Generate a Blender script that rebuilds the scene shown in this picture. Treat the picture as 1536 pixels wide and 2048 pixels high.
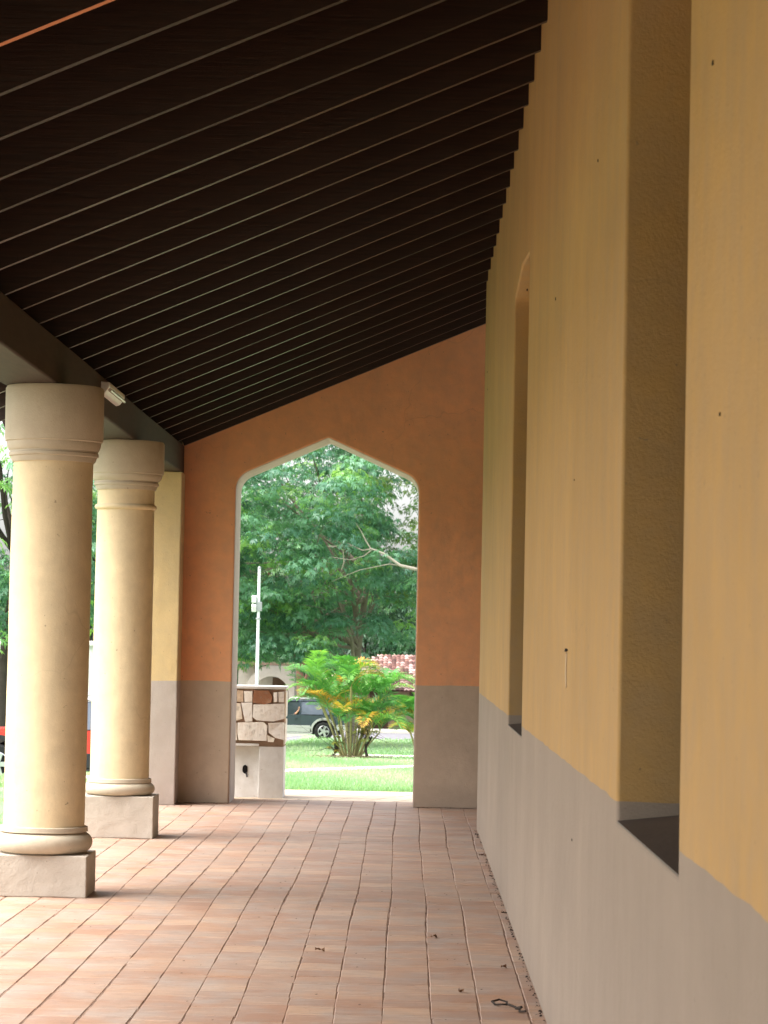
import bpy, bmesh, math, random
import numpy as np
from mathutils import Vector, Matrix, Euler
random.seed(7); rng = np.random.default_rng(7)
for o in list(bpy.data.objects): bpy.data.objects.remove(o)
S = bpy.context.scene; COL = S.collection
R = math.radians; PI = math.pi

# ------------------------------------------------------------------ camera
cam_d = bpy.data.cameras.new('camera'); cam = bpy.data.objects.new('camera', cam_d); COL.objects.link(cam)
cam_d.sensor_fit = 'HORIZONTAL'; cam_d.sensor_width = 36; cam_d.lens = 36*5300/1536
cam_d.clip_start = .05; cam_d.clip_end = 2000
cam.matrix_world = Matrix.Translation((0, 0, 1.5)) @ Matrix.Rotation(.0094068, 4, 'Z') @ Matrix.Rotation(PI/2+.0462031, 4, 'X') @ Matrix.Rotation(.02, 4, 'Z')
cam_d.dof.use_dof = True; cam_d.dof.focus_distance = 17; cam_d.dof.aperture_fstop = 22
S.camera = cam
S.render.resolution_x = 768; S.render.resolution_y = 1024

# ------------------------------------------------------------------ sky, sun, exposure
SUN_EL, SUN_AZ = R(60), R(-108)          # azimuth from +Y, negative = left of the view
W = bpy.data.worlds.new("World"); S.world = W; W.use_nodes = True
nt = W.node_tree; nt.nodes.clear()
sky = nt.nodes.new('ShaderNodeTexSky'); sky.sky_type = 'NISHITA'; sky.sun_disc = False
sky.sun_elevation = SUN_EL; sky.sun_rotation = SUN_AZ; sky.dust_density = 4.0; sky.air_density = 1.0
hs = nt.nodes.new('ShaderNodeHueSaturation'); hs.inputs['Saturation'].default_value = .28
bg = nt.nodes.new('ShaderNodeBackground'); bg.inputs['Strength'].default_value = .15
wo = nt.nodes.new('ShaderNodeOutputWorld')
nt.links.new(sky.outputs[0], hs.inputs['Color']); nt.links.new(hs.outputs[0], bg.inputs[0]); nt.links.new(bg.outputs[0], wo.inputs[0])
sd = bpy.data.lights.new('sun', 'SUN'); sd.energy = 2.0; sd.angle = R(60); sd.color = (1, .95, .87)
sun = bpy.data.objects.new('sun', sd); COL.objects.link(sun)
dvec = Vector((math.sin(SUN_AZ)*math.cos(SUN_EL), math.cos(SUN_AZ)*math.cos(SUN_EL), math.sin(SUN_EL)))
sun.rotation_euler = dvec.to_track_quat('Z', 'Y').to_euler()
S.view_settings.view_transform = 'Standard'; S.view_settings.look = 'None'
S.view_settings.exposure = 1.95; S.view_settings.gamma = 1
try:
    S.cycles.max_bounces = 10; S.cycles.diffuse_bounces = 7; S.cycles.transparent_max_bounces = 8
except Exception: pass

# ------------------------------------------------------------------ helpers: objects
def tag(o, label=None, cat=None, group=None, kind=None):
    if label: o['label'] = label
    if cat: o['category'] = cat
    if group: o['group'] = group
    if kind: o['kind'] = kind
    return o
def thing(name, label, cat, loc=(0, 0, 0), rz=0, group=None):
    o = bpy.data.objects.new(name, None); COL.objects.link(o); o.location = loc; o.rotation_euler = (0, 0, rz)
    o.empty_display_size = .2
    return tag(o, label, cat, group)
def link(name, me, mats, parent=None, smooth=False, loc=None):
    o = bpy.data.objects.new(name, me); COL.objects.link(o)
    for m in (mats if isinstance(mats, (list, tuple)) else [mats]): me.materials.append(m)
    if parent: o.parent = parent
    if loc: o.location = loc
    if smooth: me.polygons.foreach_set('use_smooth', [True]*len(me.polygons))
    return o
def bevel(o, w=.01, seg=2, ang=35):
    m = o.modifiers.new('bevel', 'BEVEL'); m.width = w; m.segments = seg; m.limit_method = 'ANGLE'; m.angle_limit = R(ang); return o
def copy_tree(o, parent=None):
    c = o.copy(); COL.objects.link(c)
    if parent: c.parent = parent
    for ch in list(o.children): copy_tree(ch, c)
    return c

def roughen(o, cuts=10, amp=.004, sc=9):
    from mathutils import noise
    me = o.data; bm = bmesh.new(); bm.from_mesh(me); bmesh.ops.subdivide_edges(bm, edges=bm.edges[:], cuts=cuts, use_grid_fill=True)
    for v in bm.verts:
        p = v.co*sc+Vector((o.matrix_basis.translation.x+me.vertices[0].co.y, 3, 7)); n = noise.noise_vector(p)+.5*noise.noise_vector(p*2.7); v.co += n*amp
    bm.to_mesh(me); bm.free(); return o
class MB:
    def __init__(s): s.v = []; s.f = []; s.m = []; s.mi = 0; s.st = []
    def add(s, vs, fs):
        b = len(s.v); s.st.append((b, len(s.f))); s.v += [tuple(p) for p in vs]
        for f in fs: s.f.append(tuple(i+b for i in f)); s.m.append(s.mi)
    def box(s, x0, x1, y0, y1, z0, z1, M=None):
        vs = [Vector(p) for p in ((x0,y0,z0),(x1,y0,z0),(x1,y1,z0),(x0,y1,z0),(x0,y0,z1),(x1,y0,z1),(x1,y1,z1),(x0,y1,z1))]
        if M is not None: vs = [M @ p for p in vs]
        s.add(vs, [(0,3,2,1),(4,5,6,7),(0,1,5,4),(1,2,6,5),(2,3,7,6),(3,0,4,7)])
    def prism(s, pts, axis, a, b, shrink=None):
        """extrude 2D outline pts along axis from a to b"""
        n = len(pts)
        def P(p, t):
            return {'x': (t, p[0], p[1]), 'y': (p[0], t, p[1]), 'z': (p[0], p[1], t)}[axis]
        s.add([P(p, a) for p in pts]+[P(p, b) for p in pts],
              [tuple(range(n))[::-1], tuple(range(n, 2*n))]+[(i, (i+1) % n, n+(i+1) % n, n+i) for i in range(n)])
    def lathe(s, prof, cx=0, cy=0, n=48):
        b = []
        for r, z in prof:
            b += [(cx+r*math.cos(2*PI*k/n), cy+r*math.sin(2*PI*k/n), z) for k in range(n)]
        fs = []
        for i in range(len(prof)-1):
            for k in range(n): fs.append((i*n+k, i*n+(k+1) % n, (i+1)*n+(k+1) % n, (i+1)*n+k))
        fs.append(tuple(range(n))[::-1]); fs.append(tuple((len(prof)-1)*n+k for k in range(n)))
        s.add(b, fs)
    def tube(s, pts, rad, n=8):
        pts = [Vector(p) for p in pts]; rad = rad if isinstance(rad, (list, tuple)) else [rad]*len(pts)
        vs = []; up = Vector((0.13, .21, 1)).normalized()
        for i, p in enumerate(pts):
            d = (pts[min(i+1, len(pts)-1)]-pts[max(i-1, 0)]).normalized()
            a = d.cross(up if abs(d.dot(up)) < .95 else Vector((1, 0, 0))).normalized(); b2 = d.cross(a)
            vs += [p+rad[i]*(math.cos(2*PI*k/n)*a+math.sin(2*PI*k/n)*b2) for k in range(n)]
        fs = []
        for i in range(len(pts)-1):
            for k in range(n): fs.append((i*n+k, (i+1)*n+k, (i+1)*n+(k+1) % n, i*n+(k+1) % n))
        fs.append(tuple(range(n))); fs.append(tuple((len(pts)-1)*n+k for k in range(n))[::-1])
        s.add(vs, fs)
    def each(s, name, mats, parent=None, **k):
        out = []
        for i, (a, fa) in enumerate(s.st):
            b, fb = s.st[i+1] if i+1 < len(s.st) else (len(s.v), len(s.f))
            m = MB(); m.add(s.v[a:b], [tuple(q-a for q in f) for f in s.f[fa:fb]]); out.append(m.build(name, mats, parent, **k))
        return out
    def build(s, name, mats, parent=None, smooth=False, bev=0, loc=None, fix=True):
        me = bpy.data.meshes.new(name); me.from_pydata(s.v, [], s.f); me.update()
        if fix:
            bm = bmesh.new(); bm.from_mesh(me); bmesh.ops.recalc_face_normals(bm, faces=bm.faces); bm.to_mesh(me); bm.free()
        me.polygons.foreach_set('material_index', s.m)
        o = link(name, me, mats, parent, False, loc)
        if smooth:
            me.polygons.foreach_set('use_smooth', [True]*len(me.polygons)); 
            try: me.set_sharp_from_angle(angle=R(38))
            except Exception: pass
        if bev: bevel(o, bev)
        return o

def quads(name, V, mats, parent=None, col=None, smooth=False):
    """V: (n,4,3) float array of loose quads, col: (n,) per-face value stored as attribute 'tone'"""
    n = len(V); me = bpy.data.meshes.new(name)
    me.vertices.add(n*4); me.vertices.foreach_set('co', V.reshape(-1).astype(np.float32))
    me.loops.add(n*4); me.loops.foreach_set('vertex_index', np.arange(n*4, dtype=np.int32))
    me.polygons.add(n); me.polygons.foreach_set('loop_start', np.arange(0, n*4, 4, dtype=np.int32))
    me.update(calc_edges=True)
    if col is not None:
        a = me.attributes.new('tone', 'FLOAT', 'FACE'); a.data.foreach_set('value', np.asarray(col, dtype=np.float32))
    return link(name, me, mats, parent, smooth)

# ------------------------------------------------------------------ helpers: materials
class NT:
    def __init__(s, name):
        s.mat = bpy.data.materials.new(name); s.mat.use_nodes = True; s.t = s.mat.node_tree; s.t.nodes.clear()
        s.out = s.n('ShaderNodeOutputMaterial'); s.b = s.n('ShaderNodeBsdfPrincipled'); s.l(s.b.outputs[0], s.out.inputs[0])
        s.g = s.n('ShaderNodeNewGeometry'); s.tc = s.n('ShaderNodeTexCoord')
    def n(s, k): return s.t.nodes.new(k)
    def l(s, a, b): s.t.links.new(a, b)
    def noise(s, scale=5, detail=4, rough=.55, vec=None, scl=None):
        x = s.n('ShaderNodeTexNoise'); x.inputs['Scale'].default_value = scale; x.inputs['Detail'].default_value = detail; x.inputs['Roughness'].default_value = rough
        v = vec or s.tc.outputs['Object']
        if scl:
            m = s.n('ShaderNodeMapping'); m.inputs['Scale'].default_value = scl; s.l(v, m.inputs[0]); v = m.outputs[0]
        s.l(v, x.inputs['Vector']); return x.outputs['Fac']
    def ramp(s, f, stops):
        r = s.n('ShaderNodeValToRGB'); e = r.color_ramp.elements
        while len(e) < len(stops): e.new(.5)
        for i, (p, c) in enumerate(stops):
            e[i].position = p; e[i].color = (*c, 1) if isinstance(c, (tuple, list)) else (c, c, c, 1)
        s.l(f, r.inputs[0]); return r.outputs[0]
    def mix(s, f, a, b, mode='MIX'):
        m = s.n('ShaderNodeMix'); m.data_type = 'RGBA'; m.blend_type = mode; m.clamp_result = False
        for v, i in ((f, m.inputs[0]), (a, m.inputs[6]), (b, m.inputs[7])):
            if isinstance(v, (int, float)): i.default_value = v
            elif isinstance(v, tuple): i.default_value = (*v, 1)
            else: s.l(v, i)
        return m.outputs[2]
    def math(s, op, a, b=0., c=None):
        m = s.n('ShaderNodeMath'); m.operation = op
        for v, i in zip((a, b, c), m.inputs):
            if v is None: continue
            if isinstance(v, (int, float)): i.default_value = v
            else: s.l(v, i)
        return m.outputs[0]
    def sep(s, v=None):
        x = s.n('ShaderNodeSeparateXYZ'); s.l(v or s.tc.outputs['Object'], x.inputs[0]); return x.outputs
    def bump(s, h, strength=.3, dist=.01):
        b = s.n('ShaderNodeBump'); b.inputs['Strength'].default_value = strength; b.inputs['Distance'].default_value = dist
        s.l(h, b.inputs['Height']); s.l(b.outputs[0], s.b.inputs['Normal'])
    def attr(s, name):
        a = s.n('ShaderNodeAttribute'); a.attribute_name = name; return a.outputs['Fac']
    def fin(s, col=None, rough=.7, spec=.3, metal=0):
        if col is not None:
            if isinstance(col, tuple): s.b.inputs['Base Color'].default_value = (*col, 1)
            else: s.l(col, s.b.inputs['Base Color'])
        if isinstance(rough, (int, float)): s.b.inputs['Roughness'].default_value = rough
        else: s.l(rough, s.b.inputs['Roughness'])
        s.b.inputs['Specular IOR Level'].default_value = spec; s.b.inputs['Metallic'].default_value = metal
        return s.mat

TAN = (.30, .235, .18)
def plaster(name, top, low=None, line=1.065, streak=.5, bump=.35):
    m = NT(name); P = m.g.outputs['Position']; x, y, z = m.sep(P)
    big = m.noise(.9, 4, .6, P); mid = m.noise(9, 5, .6, P); st = m.noise(6, 4, .6, P, (1, 1, .07)); fine = m.noise(120, 3, .6, P)
    c = m.mix(m.ramp(big, [(.3, .0), (.7, 1.)]), tuple(k*.90 for k in top), tuple(min(1, k*1.07) for k in top))
    if low:
        wob = m.math('MULTIPLY_ADD', m.noise(3.5, 3, .5, P), .022, line-.011)
        f = m.math('GREATER_THAN', m.math('ADD', wob, 0), z)
        lc = m.mix(m.ramp(m.noise(1.6, 5, .65, P), [(.3, 0.), (.7, 1.)]), tuple(k*.9 for k in low), tuple(k*1.06 for k in low))
        # grime splashed up from the floor, and rain streaks on the dado
        g = m.math('MULTIPLY', m.ramp(m.math('ADD', z, m.math('MULTIPLY', m.noise(7, 4, .6, P), .25)), [(.1, 1.), (.34, 0.)]), .45)
        lc = m.mix(g, lc, (.22, .17, .135))
        c = m.mix(f, c, lc)
    c = m.mix(m.math('MULTIPLY', m.ramp(st, [(.45, 0.), (.75, 1.)]), streak*.35), c, (.25, .20, .15))
    c = m.mix(m.ramp(m.noise(38, 2, .5, P), [(.74, 0.), (.76, .5)]), c, (.12, .09, .07))
    c = m.mix(m.ramp(mid, [(.35, .2), (.65, 0.)]), c, (.3, .24, .18))
    pt = m.noise(.55, 6, .7, P, (1, 1.3, .8)); c = m.mix(m.ramp(pt, [(.5, 0.), (.62, .5)]), c, (1.13, 1.12, 1.10), 'MULTIPLY')
    c = m.mix(m.ramp(m.noise(2.3, 6, .75, P, (1, 1, .35)), [(.56, 0.), (.72, .22)]), c, (.21, .17, .12))
    vr = m.n('ShaderNodeTexVoronoi'); vr.feature = 'DISTANCE_TO_EDGE'; vr.inputs['Scale'].default_value = .7
    wv = m.n('ShaderNodeMapping'); nn = m.n('ShaderNodeTexNoise'); nn.inputs['Scale'].default_value = 3; m.l(P, nn.inputs['Vector'])
    va = m.n('ShaderNodeVectorMath'); va.operation = 'MULTIPLY_ADD'; m.l(nn.outputs['Color'], va.inputs[0]); va.inputs[1].default_value = (.35, .35, .35); m.l(P, va.inputs[2]); m.l(va.outputs[0], vr.inputs['Vector'])
    ck = m.math('MULTIPLY', m.ramp(vr.outputs['Distance'], [(.0, 1.), (.0022, 0.)]), m.ramp(m.noise(1.1, 2, .5, P), [(.5, 0.), (.62, .16)])); c = m.mix(ck, c, (.12, .09, .07))
    m.bump(m.math('ADD', m.math('MULTIPLY', fine, .35), m.math('ADD', m.math('MULTIPLY', mid, 1.1), m.noise(2.2, 2, .5, P))), bump, .012)
    return m.fin(c, .78, .25)
M_yellow = plaster('yellow_plaster', (.465, .28, .10), TAN)
M_orange = plaster('orange_plaster', (.76, .35, .17), (.50, .38, .28), streak=.2)
M_pier = plaster('pier_plaster', (.62, .44, .22), (.40, .33, .29), streak=.2)
M_col = plaster('column_plaster', (.70, .57, .36), None, streak=.25, bump=.3)
M_cap = plaster('capital_plaster', (.50, .435, .335), None, streak=.25)
M_plinth = plaster('plinth_plaster', (.45, .40, .34), None, streak=.4, bump=.6)
M_white = plaster('white_plaster', (.74, .73, .72), None, streak=.3)
M_reveal = plaster('reveal_plaster', (.56, .47, .42), None, streak=.15)
M_whiteshade = plaster('shaded_white_plaster', (.40, .37, .33), None, streak=.5)  # white porch plaster darkened to tan, tree shade put into the colour
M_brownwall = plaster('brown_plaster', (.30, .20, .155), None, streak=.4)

def simple(name, col, rough=.6, spec=.3, metal=0, var=.12, scale=8, bump=0, coat=0):
    m = NT(name); c = m.mix(m.noise(scale, 4, .6), tuple(k*(1-var) for k in col), tuple(min(1, k*(1+var)) for k in col))
    if bump: m.bump(m.noise(scale*6, 3), bump, .01)
    mat = m.fin(c, rough, spec, metal)
    if coat: m.b.inputs['Coat Weight'].default_value = coat; m.b.inputs['Coat Roughness'].default_value = .05
    return mat
def wood(name, a, b, rough=.45, scl=(1.2, 30, 30)):
    m = NT(name); g = m.noise(2.5, 5, .65, None, scl); c = m.mix(m.ramp(g, [(.35, 0.), (.65, 1.)]), a, b)
    c = m.mix(m.ramp(m.noise(1.3, 3), [(.5, 0.), (.8, .5)]), c, tuple(k*.6 for k in a))
    m.bump(g, .35, .004); return m.fin(c, rough, .4)
M_rafter = wood('dark_stained_wood', (.015, .006, .0035), (.030, .012, .007), .42)
M_deck = wood('dark_boards', (.018, .009, .007), (.03, .014, .01), .6)
M_edge = wood('lit_rafter_edge', (.035, .019, .013), (.085, .05, .038), .45, (2, 14, 14))  # rafter undersides coloured lighter than the faces, as lit by outside bounce
M_warmlit = wood('warm_lit_orange_wood', (.50, .17, .07), (.62, .24, .10), .6)  # redder rafter underside with warm light put into the colour
M_beam = wood('weathered_beam', (.028, .013, .007), (.046, .025, .014), .7, (8, 1.5, 8))
M_sill = simple('dark_sill', (.085, .06, .048), .55, .4, var=.3, bump=.3)
M_dark = simple('black_void', (.012, .01, .01), .8, .1)
M_glassdark = simple('dark_window_glass', (.02, .022, .022), .08, .6)
M_frame = simple('brown_window_frame', (.09, .05, .03), .5)
M_metalwhite = simple('white_enamel', (.75, .75, .74), .4, .4)
M_pole = simple('pale_painted_steel', (.66, .67, .70), .45, .4)
M_grey = simple('grey_metal', (.32, .33, .34), .45, .4, .6)
M_lens = simple('lamp_lens', (.6, .6, .58), .15, .6)
M_bark = simple('tree_bark', (.24, .195, .16), .9, .1, var=.35, scale=4, bump=.8)
M_barkd = simple('dark_bark', (.05, .04, .033), .9, .1, var=.35, scale=4, bump=.8)
M_barkp = simple('pale_bare_branch', (.33, .29, .24), .85, .1, var=.25, scale=6)
M_mortar = simple('stone_mortar', (.36, .25, .18), .9, .1, var=.2, scale=20, bump=.6)
M_cane = simple('palm_cane', (.26, .23, .10), .6, .3, var=.35, scale=5)
M_concrete = simple('pale_concrete', (.58, .53, .45), .85, .2, var=.15, scale=3, bump=.3)

def m_tiles(name, cols, dirt=(.25, .17, .13), grey=(.33, .28, .245)):
    m = NT(name); t = m.attr('tone'); P = m.g.outputs['Position']
    c = m.ramp(t, cols)
    blot = m.noise(3.3, 5, .65, P); c = m.mix(m.ramp(blot, [(.42, 0.), (.66, .75)]), c, grey); c = m.mix(m.ramp(m.noise(1.1, 6, .7, P), [(.45, 0.), (.62, .22)]), c, (.50, .40, .32)); c = m.mix(m.ramp(m.noise(14, 5, .7, P, (.6, 1, 1)), [(.55, 0.), (.7, .5)]), c, dirt)
    st = m.noise(5, 5, .65, P, (1, 5.5, 1)); c = m.mix(m.ramp(st, [(.5, 0.), (.72, .55)]), c, dirt)
    c = m.mix(m.ramp(m.noise(4, 5, .7, P, (1, 4, 1)), [(.54, 0.), (.7, .5)]), c, (.56, .41, .31))
    c = m.mix(m.ramp(m.noise(55, 3, .6, P), [(.66, 0.), (.72, .6)]), c, (.10, .06, .05))
    m.bump(m.math('ADD', m.noise(30, 4, .6, P), st), .35, .006)
    return m.fin(c, m.ramp(blot, [(.3, .5), (.7, .7)]), .35)
M_tile = m_tiles('clay_tiles', [(0, (.32, .18, .12)), (.35, (.36, .205, .135)), (.6, (.37, .23, .16)), (.8, (.40, .23, .145)), (1, (.45, .29, .195))])
M_pave = m_tiles('pale_pavers', [(0, (.52, .40, .28)), (.5, (.62, .48, .34)), (1, (.68, .55, .40))], (.36, .26, .18), (.5, .42, .34))
m = NT('dirty_grout'); m.bump(m.noise(60, 3), .5, .01); M_grout = m.fin(m.mix(m.ramp(m.noise(5, 4), [(.4, 0.), (.6, 1.)]), (.16, .10, .075), (.30, .20, .15)), .9, .1)

def m_leaf(name, stops, trans=.35, rough=.45):
    m = NT(name); c = m.ramp(m.attr('tone'), stops); mat = m.fin(c, rough, .35)
    tr = m.n('ShaderNodeBsdfTranslucent'); m.l(m.mix(1., c, (1.3, 1.5, .7), 'MULTIPLY'), tr.inputs[0])
    ms = m.n('ShaderNodeMixShader'); ms.inputs[0].default_value = trans
    m.l(m.b.outputs[0], ms.inputs[1]); m.l(tr.outputs[0], ms.inputs[2]); m.l(ms.outputs[0], m.out.inputs[0]); return mat
M_leaf = m_leaf('broad_leaves', [(0, (.06, .155, .105)), (.45, (.11, .25, .16)), (.75, (.16, .33, .19)), (.9, (.24, .44, .13)), (1, (.30, .49, .15))], rough=.32)  # leaf tones lifted and blued to carry the haze of distance
M_leaf2 = m_leaf('fine_yellowish_leaves', [(0, (.05, .12, .035)), (.5, (.12, .21, .06)), (1, (.26, .34, .10))])
M_leafd = m_leaf('dark_leaves', [(0, (.025, .07, .035)), (.6, (.05, .125, .06)), (1, (.10, .20, .08))], .25)
M_palm = m_leaf('palm_fronds', [(0, (.05, .17, .05)), (.55, (.11, .30, .075)), (.8, (.20, .38, .09)), (.86, (.45, .40, .08)), (1, (.52, .25, .05))])
M_croton = m_leaf('croton_leaves', [(0, (.06, .09, .03)), (.5, (.28, .30, .05)), (1, (.30, .14, .05))])
M_blade = m_leaf('grass_blades', [(0, (.20, .34, .18)), (.5, (.30, .44, .26)), (1, (.45, .52, .36))], .4, .6)
M_dryleaf = simple('dry_leaf', (.20, .11, .06), .8, .2, var=.4)

m = NT('lawn_grass'); P = m.g.outputs['Position']
c = m.mix(m.ramp(m.noise(.35, 5, .6, P), [(.35, 0.), (.65, 1.)]), (.22, .33, .20), (.30, .41, .26))
c = m.mix(m.ramp(m.noise(2.0, 5, .7, P), [(.5, 0.), (.75, .6)]), c, (.32, .36, .17)); c = m.mix(m.math('MULTIPLY', m.noise(40, 3, .7, P), .5), c, (.06, .16, .04))
m.bump(m.noise(50, 4, .7, P), .8, .04); M_lawn = m.fin(c, .9, .1)
m = NT('asphalt'); P = m.g.outputs['Position']; m.bump(m.noise(80, 3, .7, P), .4, .01)
M_road = m.fin(m.mix(m.noise(.8, 5, .6, P), (.14, .135, .15), (.20, .195, .215)), .85, .2)
m = NT('stones'); P = m.g.outputs['Position']; n1 = m.noise(9, 5, .65, P)
c = m.ramp(m.attr('tone'), [(0, (.90, .86, .82)), (.4, (.84, .76, .66)), (.7, (.56, .38, .24)), (1, (.34, .16, .09))])
c = m.mix(m.ramp(n1, [(.5, 0.), (.78, .5)]), c, (.52, .34, .22)); c = m.mix(m.ramp(m.noise(22, 4, .6, P), [(.55, 0.), (.75, .5)]), c, (.30, .25, .21))
m.bump(n1, .8, .02); M_stone = m.fin(c, .8, .25)
m = NT('terracotta_roof'); P = m.g.outputs['Position']
c = m.ramp(m.attr('tone'), [(0, (.09, .045, .04)), (.5, (.30, .15, .125)), (1, (.66, .46, .42))]); M_roof = m.fin(m.mix(m.ramp(m.noise(3, 4, .6, P), [(.45, 0.), (.7, .6)]), c, (.10, .07, .06)), .8, .2)

# ------------------------------------------------------------------ terrain
_ty = [-80, 22, 25.3, 26, 76, 88, 106, 108.4, 109, 109.8, 122, 700]; _tz = [-.2, -.2, -.06, -.06, -2.09, -2.42, -2.78, -2.79, -2.79, -2.96, -3.0, -3.3]
def sst(a, b, t): t = np.clip((t-a)/(b-a), 0, 1); return t*t*(3-2*t)
def gz(x, y): return np.interp(y, _ty, _tz) - .55*sst(3.5, 7., -np.asarray(x, float))*sst(28, 45, np.asarray(y, float))
def sheet(name, xs, ys, mat, off=0., label=None, kind='structure', edge=None):
    xs = np.asarray(xs, float); ys = np.asarray(ys, float); V = []
    for y in ys:
        for x in xs: V.append((x, y, float(gz(x, y))+off))
    n = len(xs); F = [(j*n+i, j*n+i+1, (j+1)*n+i+1, (j+1)*n+i) for j in range(len(ys)-1) for i in range(n-1)]
    me = bpy.data.meshes.new(name); me.from_pydata(V, [], F); me.update()
    o = link(name, me, mat, None, True); o['kind'] = kind
    if label: o['label'] = label
    return o
gx = list(np.concatenate([[-600, -300, -150, -80, -50], np.arange(-40, 40.1, 1.5), [50, 80, 150, 300, 600]]))
gy = list(np.concatenate([[-80, -40, -20, 0, 10, 18, 22, 23, 24, 25, 25.3, 26], np.arange(27, 107, 1.5), [107.5, 108.4, 109, 109.4, 109.8, 112, 116, 119, 122, 124], [130, 150, 200, 300, 700]]))
sheet('lawn', gx, gy, M_lawn)
sheet('road', [-600, -40, -20, -10, -7, -5, -3, 0, 5, 20, 600], [109.8, 112, 116, 119, 121], M_road, .02)
mb = MB()
for (a, b, y0, y1) in ((-300, 300, 121.05, 121.4),):
    z = float(gz(0, (y0+y1)/2)); mb.box(a, b, y0, y1, z-.75, z+.12)
mb.build('road_kerb', M_concrete)['kind'] = 'structure'
sheet('pavement', [-300, -20, -7, -3, 0, 10, 300], [121.4, 123, 124.5], M_concrete, .09)
# two curved garden footpaths
def path(name, fn, w, x0, x1, off=.03):
    V = []; xs = np.linspace(x0, x1, 60)
    for x in xs:
        y = fn(x)
        for d in (-w/2, w/2): V.append((x, y+d, float(gz(x, y+d))+off))
    for x in xs:
        y = fn(x); V.append((x, y-w/2-.001, float(gz(x, y))-.2))
    n = len(xs); F = [(2*i, 2*i+2, 2*i+3, 2*i+1) for i in range(n-1)]+[(2*n+i, 2*n+i+1, 2*i+2, 2*i) for i in range(n-1)]
    me = bpy.data.meshes.new(name); me.from_pydata(V, [], F); me.update(); link(name, me, M_concrete)['kind'] = 'structure'

# ------------------------------------------------------------------ gallery floor
def tile_floor(name, xs, ys_fn, z, mat, gap=.006, depth=.02, jit=.003, tilt=.0009, grow=0):
    """clay tiles: tops with chamfered rims, one mesh"""
    V = []; F = []; T = []
    for i in range(len(xs)-1):
        ys = ys_fn(i)
        for j in range(len(ys)-1):
            g = gap*random.choice((.12, .2, .25, .3, .35, .4, .6))
            x0, x1, y0, y1 = xs[i]+g, xs[i+1]-g, ys[j]+max(g, .0022)*.9, ys[j+1]-max(g, .0022)*.9
            c = [[x0, y0], [x1, y0], [x1, y1], [x0, y1]]
            wv = .006*math.sin(ys[j]*.9+i*.5)+.003*math.sin(ys[j]*2.1+.6*i)
            zz = z+random.uniform(-jit, 0)*.6; tx, ty = random.uniform(-tilt, tilt), random.uniform(-tilt, tilt)
            b = len(V); ch = .003
            for k, (x, y) in enumerate(c):
                sx = 1 if k in (0, 3) else -1; sy = 1 if k in (0, 1) else -1
                dx, dy = random.uniform(-jit, jit)*.6, random.uniform(-jit, jit)*.6
                hz = (tx if sx > 0 else -tx)+(ty if sy > 0 else -ty)
                V.append((x+dx+wv, y+dy, z-depth)); V.append((x+dx+wv, y+dy, zz-ch+hz)); V.append((x+dx+wv+sx*ch, y+dy+sy*ch, zz+hz))
            F.append((b+2, b+5, b+8, b+11)); t = random.random(); T.append(t)
            for k in range(4):
                a, d = b+3*k, b+3*((k+1) % 4)
                F.append((a, d, d+1, a+1)); F.append((a+1, d+1, d+2, a+2)); T += [t, t]
    me = bpy.data.meshes.new(name); me.from_pydata(V, [], F); me.update()
    at = me.attributes.new('tone', 'FLOAT', 'FACE'); at.data.foreach_set('value', T)
    return me
XW = .573                     # face of the yellow wall
floor = thing('floor', None, None); floor['kind'] = 'structure'
xs = [-2.42]+[-2.40+.195*k+.01*math.sin(k*1.9) for k in range(1, 30)]
xs = sorted(x for x in [.132+.195*k for k in range(-13, 13)] if -2.42 < x < 2.5); xs = [-2.42]+xs+[2.52]
def ysf(i):
    o = random.uniform(0, .12); ys = [-6+o]
    while ys[-1] < 23.72: ys.append(ys[-1]+.232+random.uniform(-.006, .006))
    ys[-1] = 23.93; return ys
me = tile_floor('tile', xs, ysf, 0, M_tile)
link('tile', me, M_tile, floor); 
mb = MB(); mb.box(-2.44, 2.55, -6, 23.95, -.6, -.0042); mb.build('slab', M_grout, floor)
pv = thing('paving', None, None); pv['kind'] = 'structure'
xs = [-2.3+.30*k for k in range(0, 18)]
def ysf(i):
    return [23.96, 24.3, 24.66, 25.02, 25.4, 25.8]
me = tile_floor('paver', xs, ysf, -.02, M_pave, .02, .03)
# skewed paver joints
for v in me.vertices: v.co.x += (v.co.y-23.96)*.42
link('paver', me, M_pave, pv)
mb = MB(); mb.prism([(-2.34, 23.95), (2.8, 23.95), (3.6, 25.82), (-1.55, 25.82)], 'z', -.3, -.036); mb.build('bedding', simple('paver_joint_soil', (.30, .27, .16), .95, .1, var=.4), pv)

sheet('warm_bounce_ground', [-14, -10, -6, -2.46], [-30, -10, 0, 8, 14, 18.2], simple('warm_bounce_tan', (.27, .215, .145), .9, .1, var=.3, scale=20, bump=.5), .03)  # unseen ground added to warm the bounce light on the gallery walls
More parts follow.
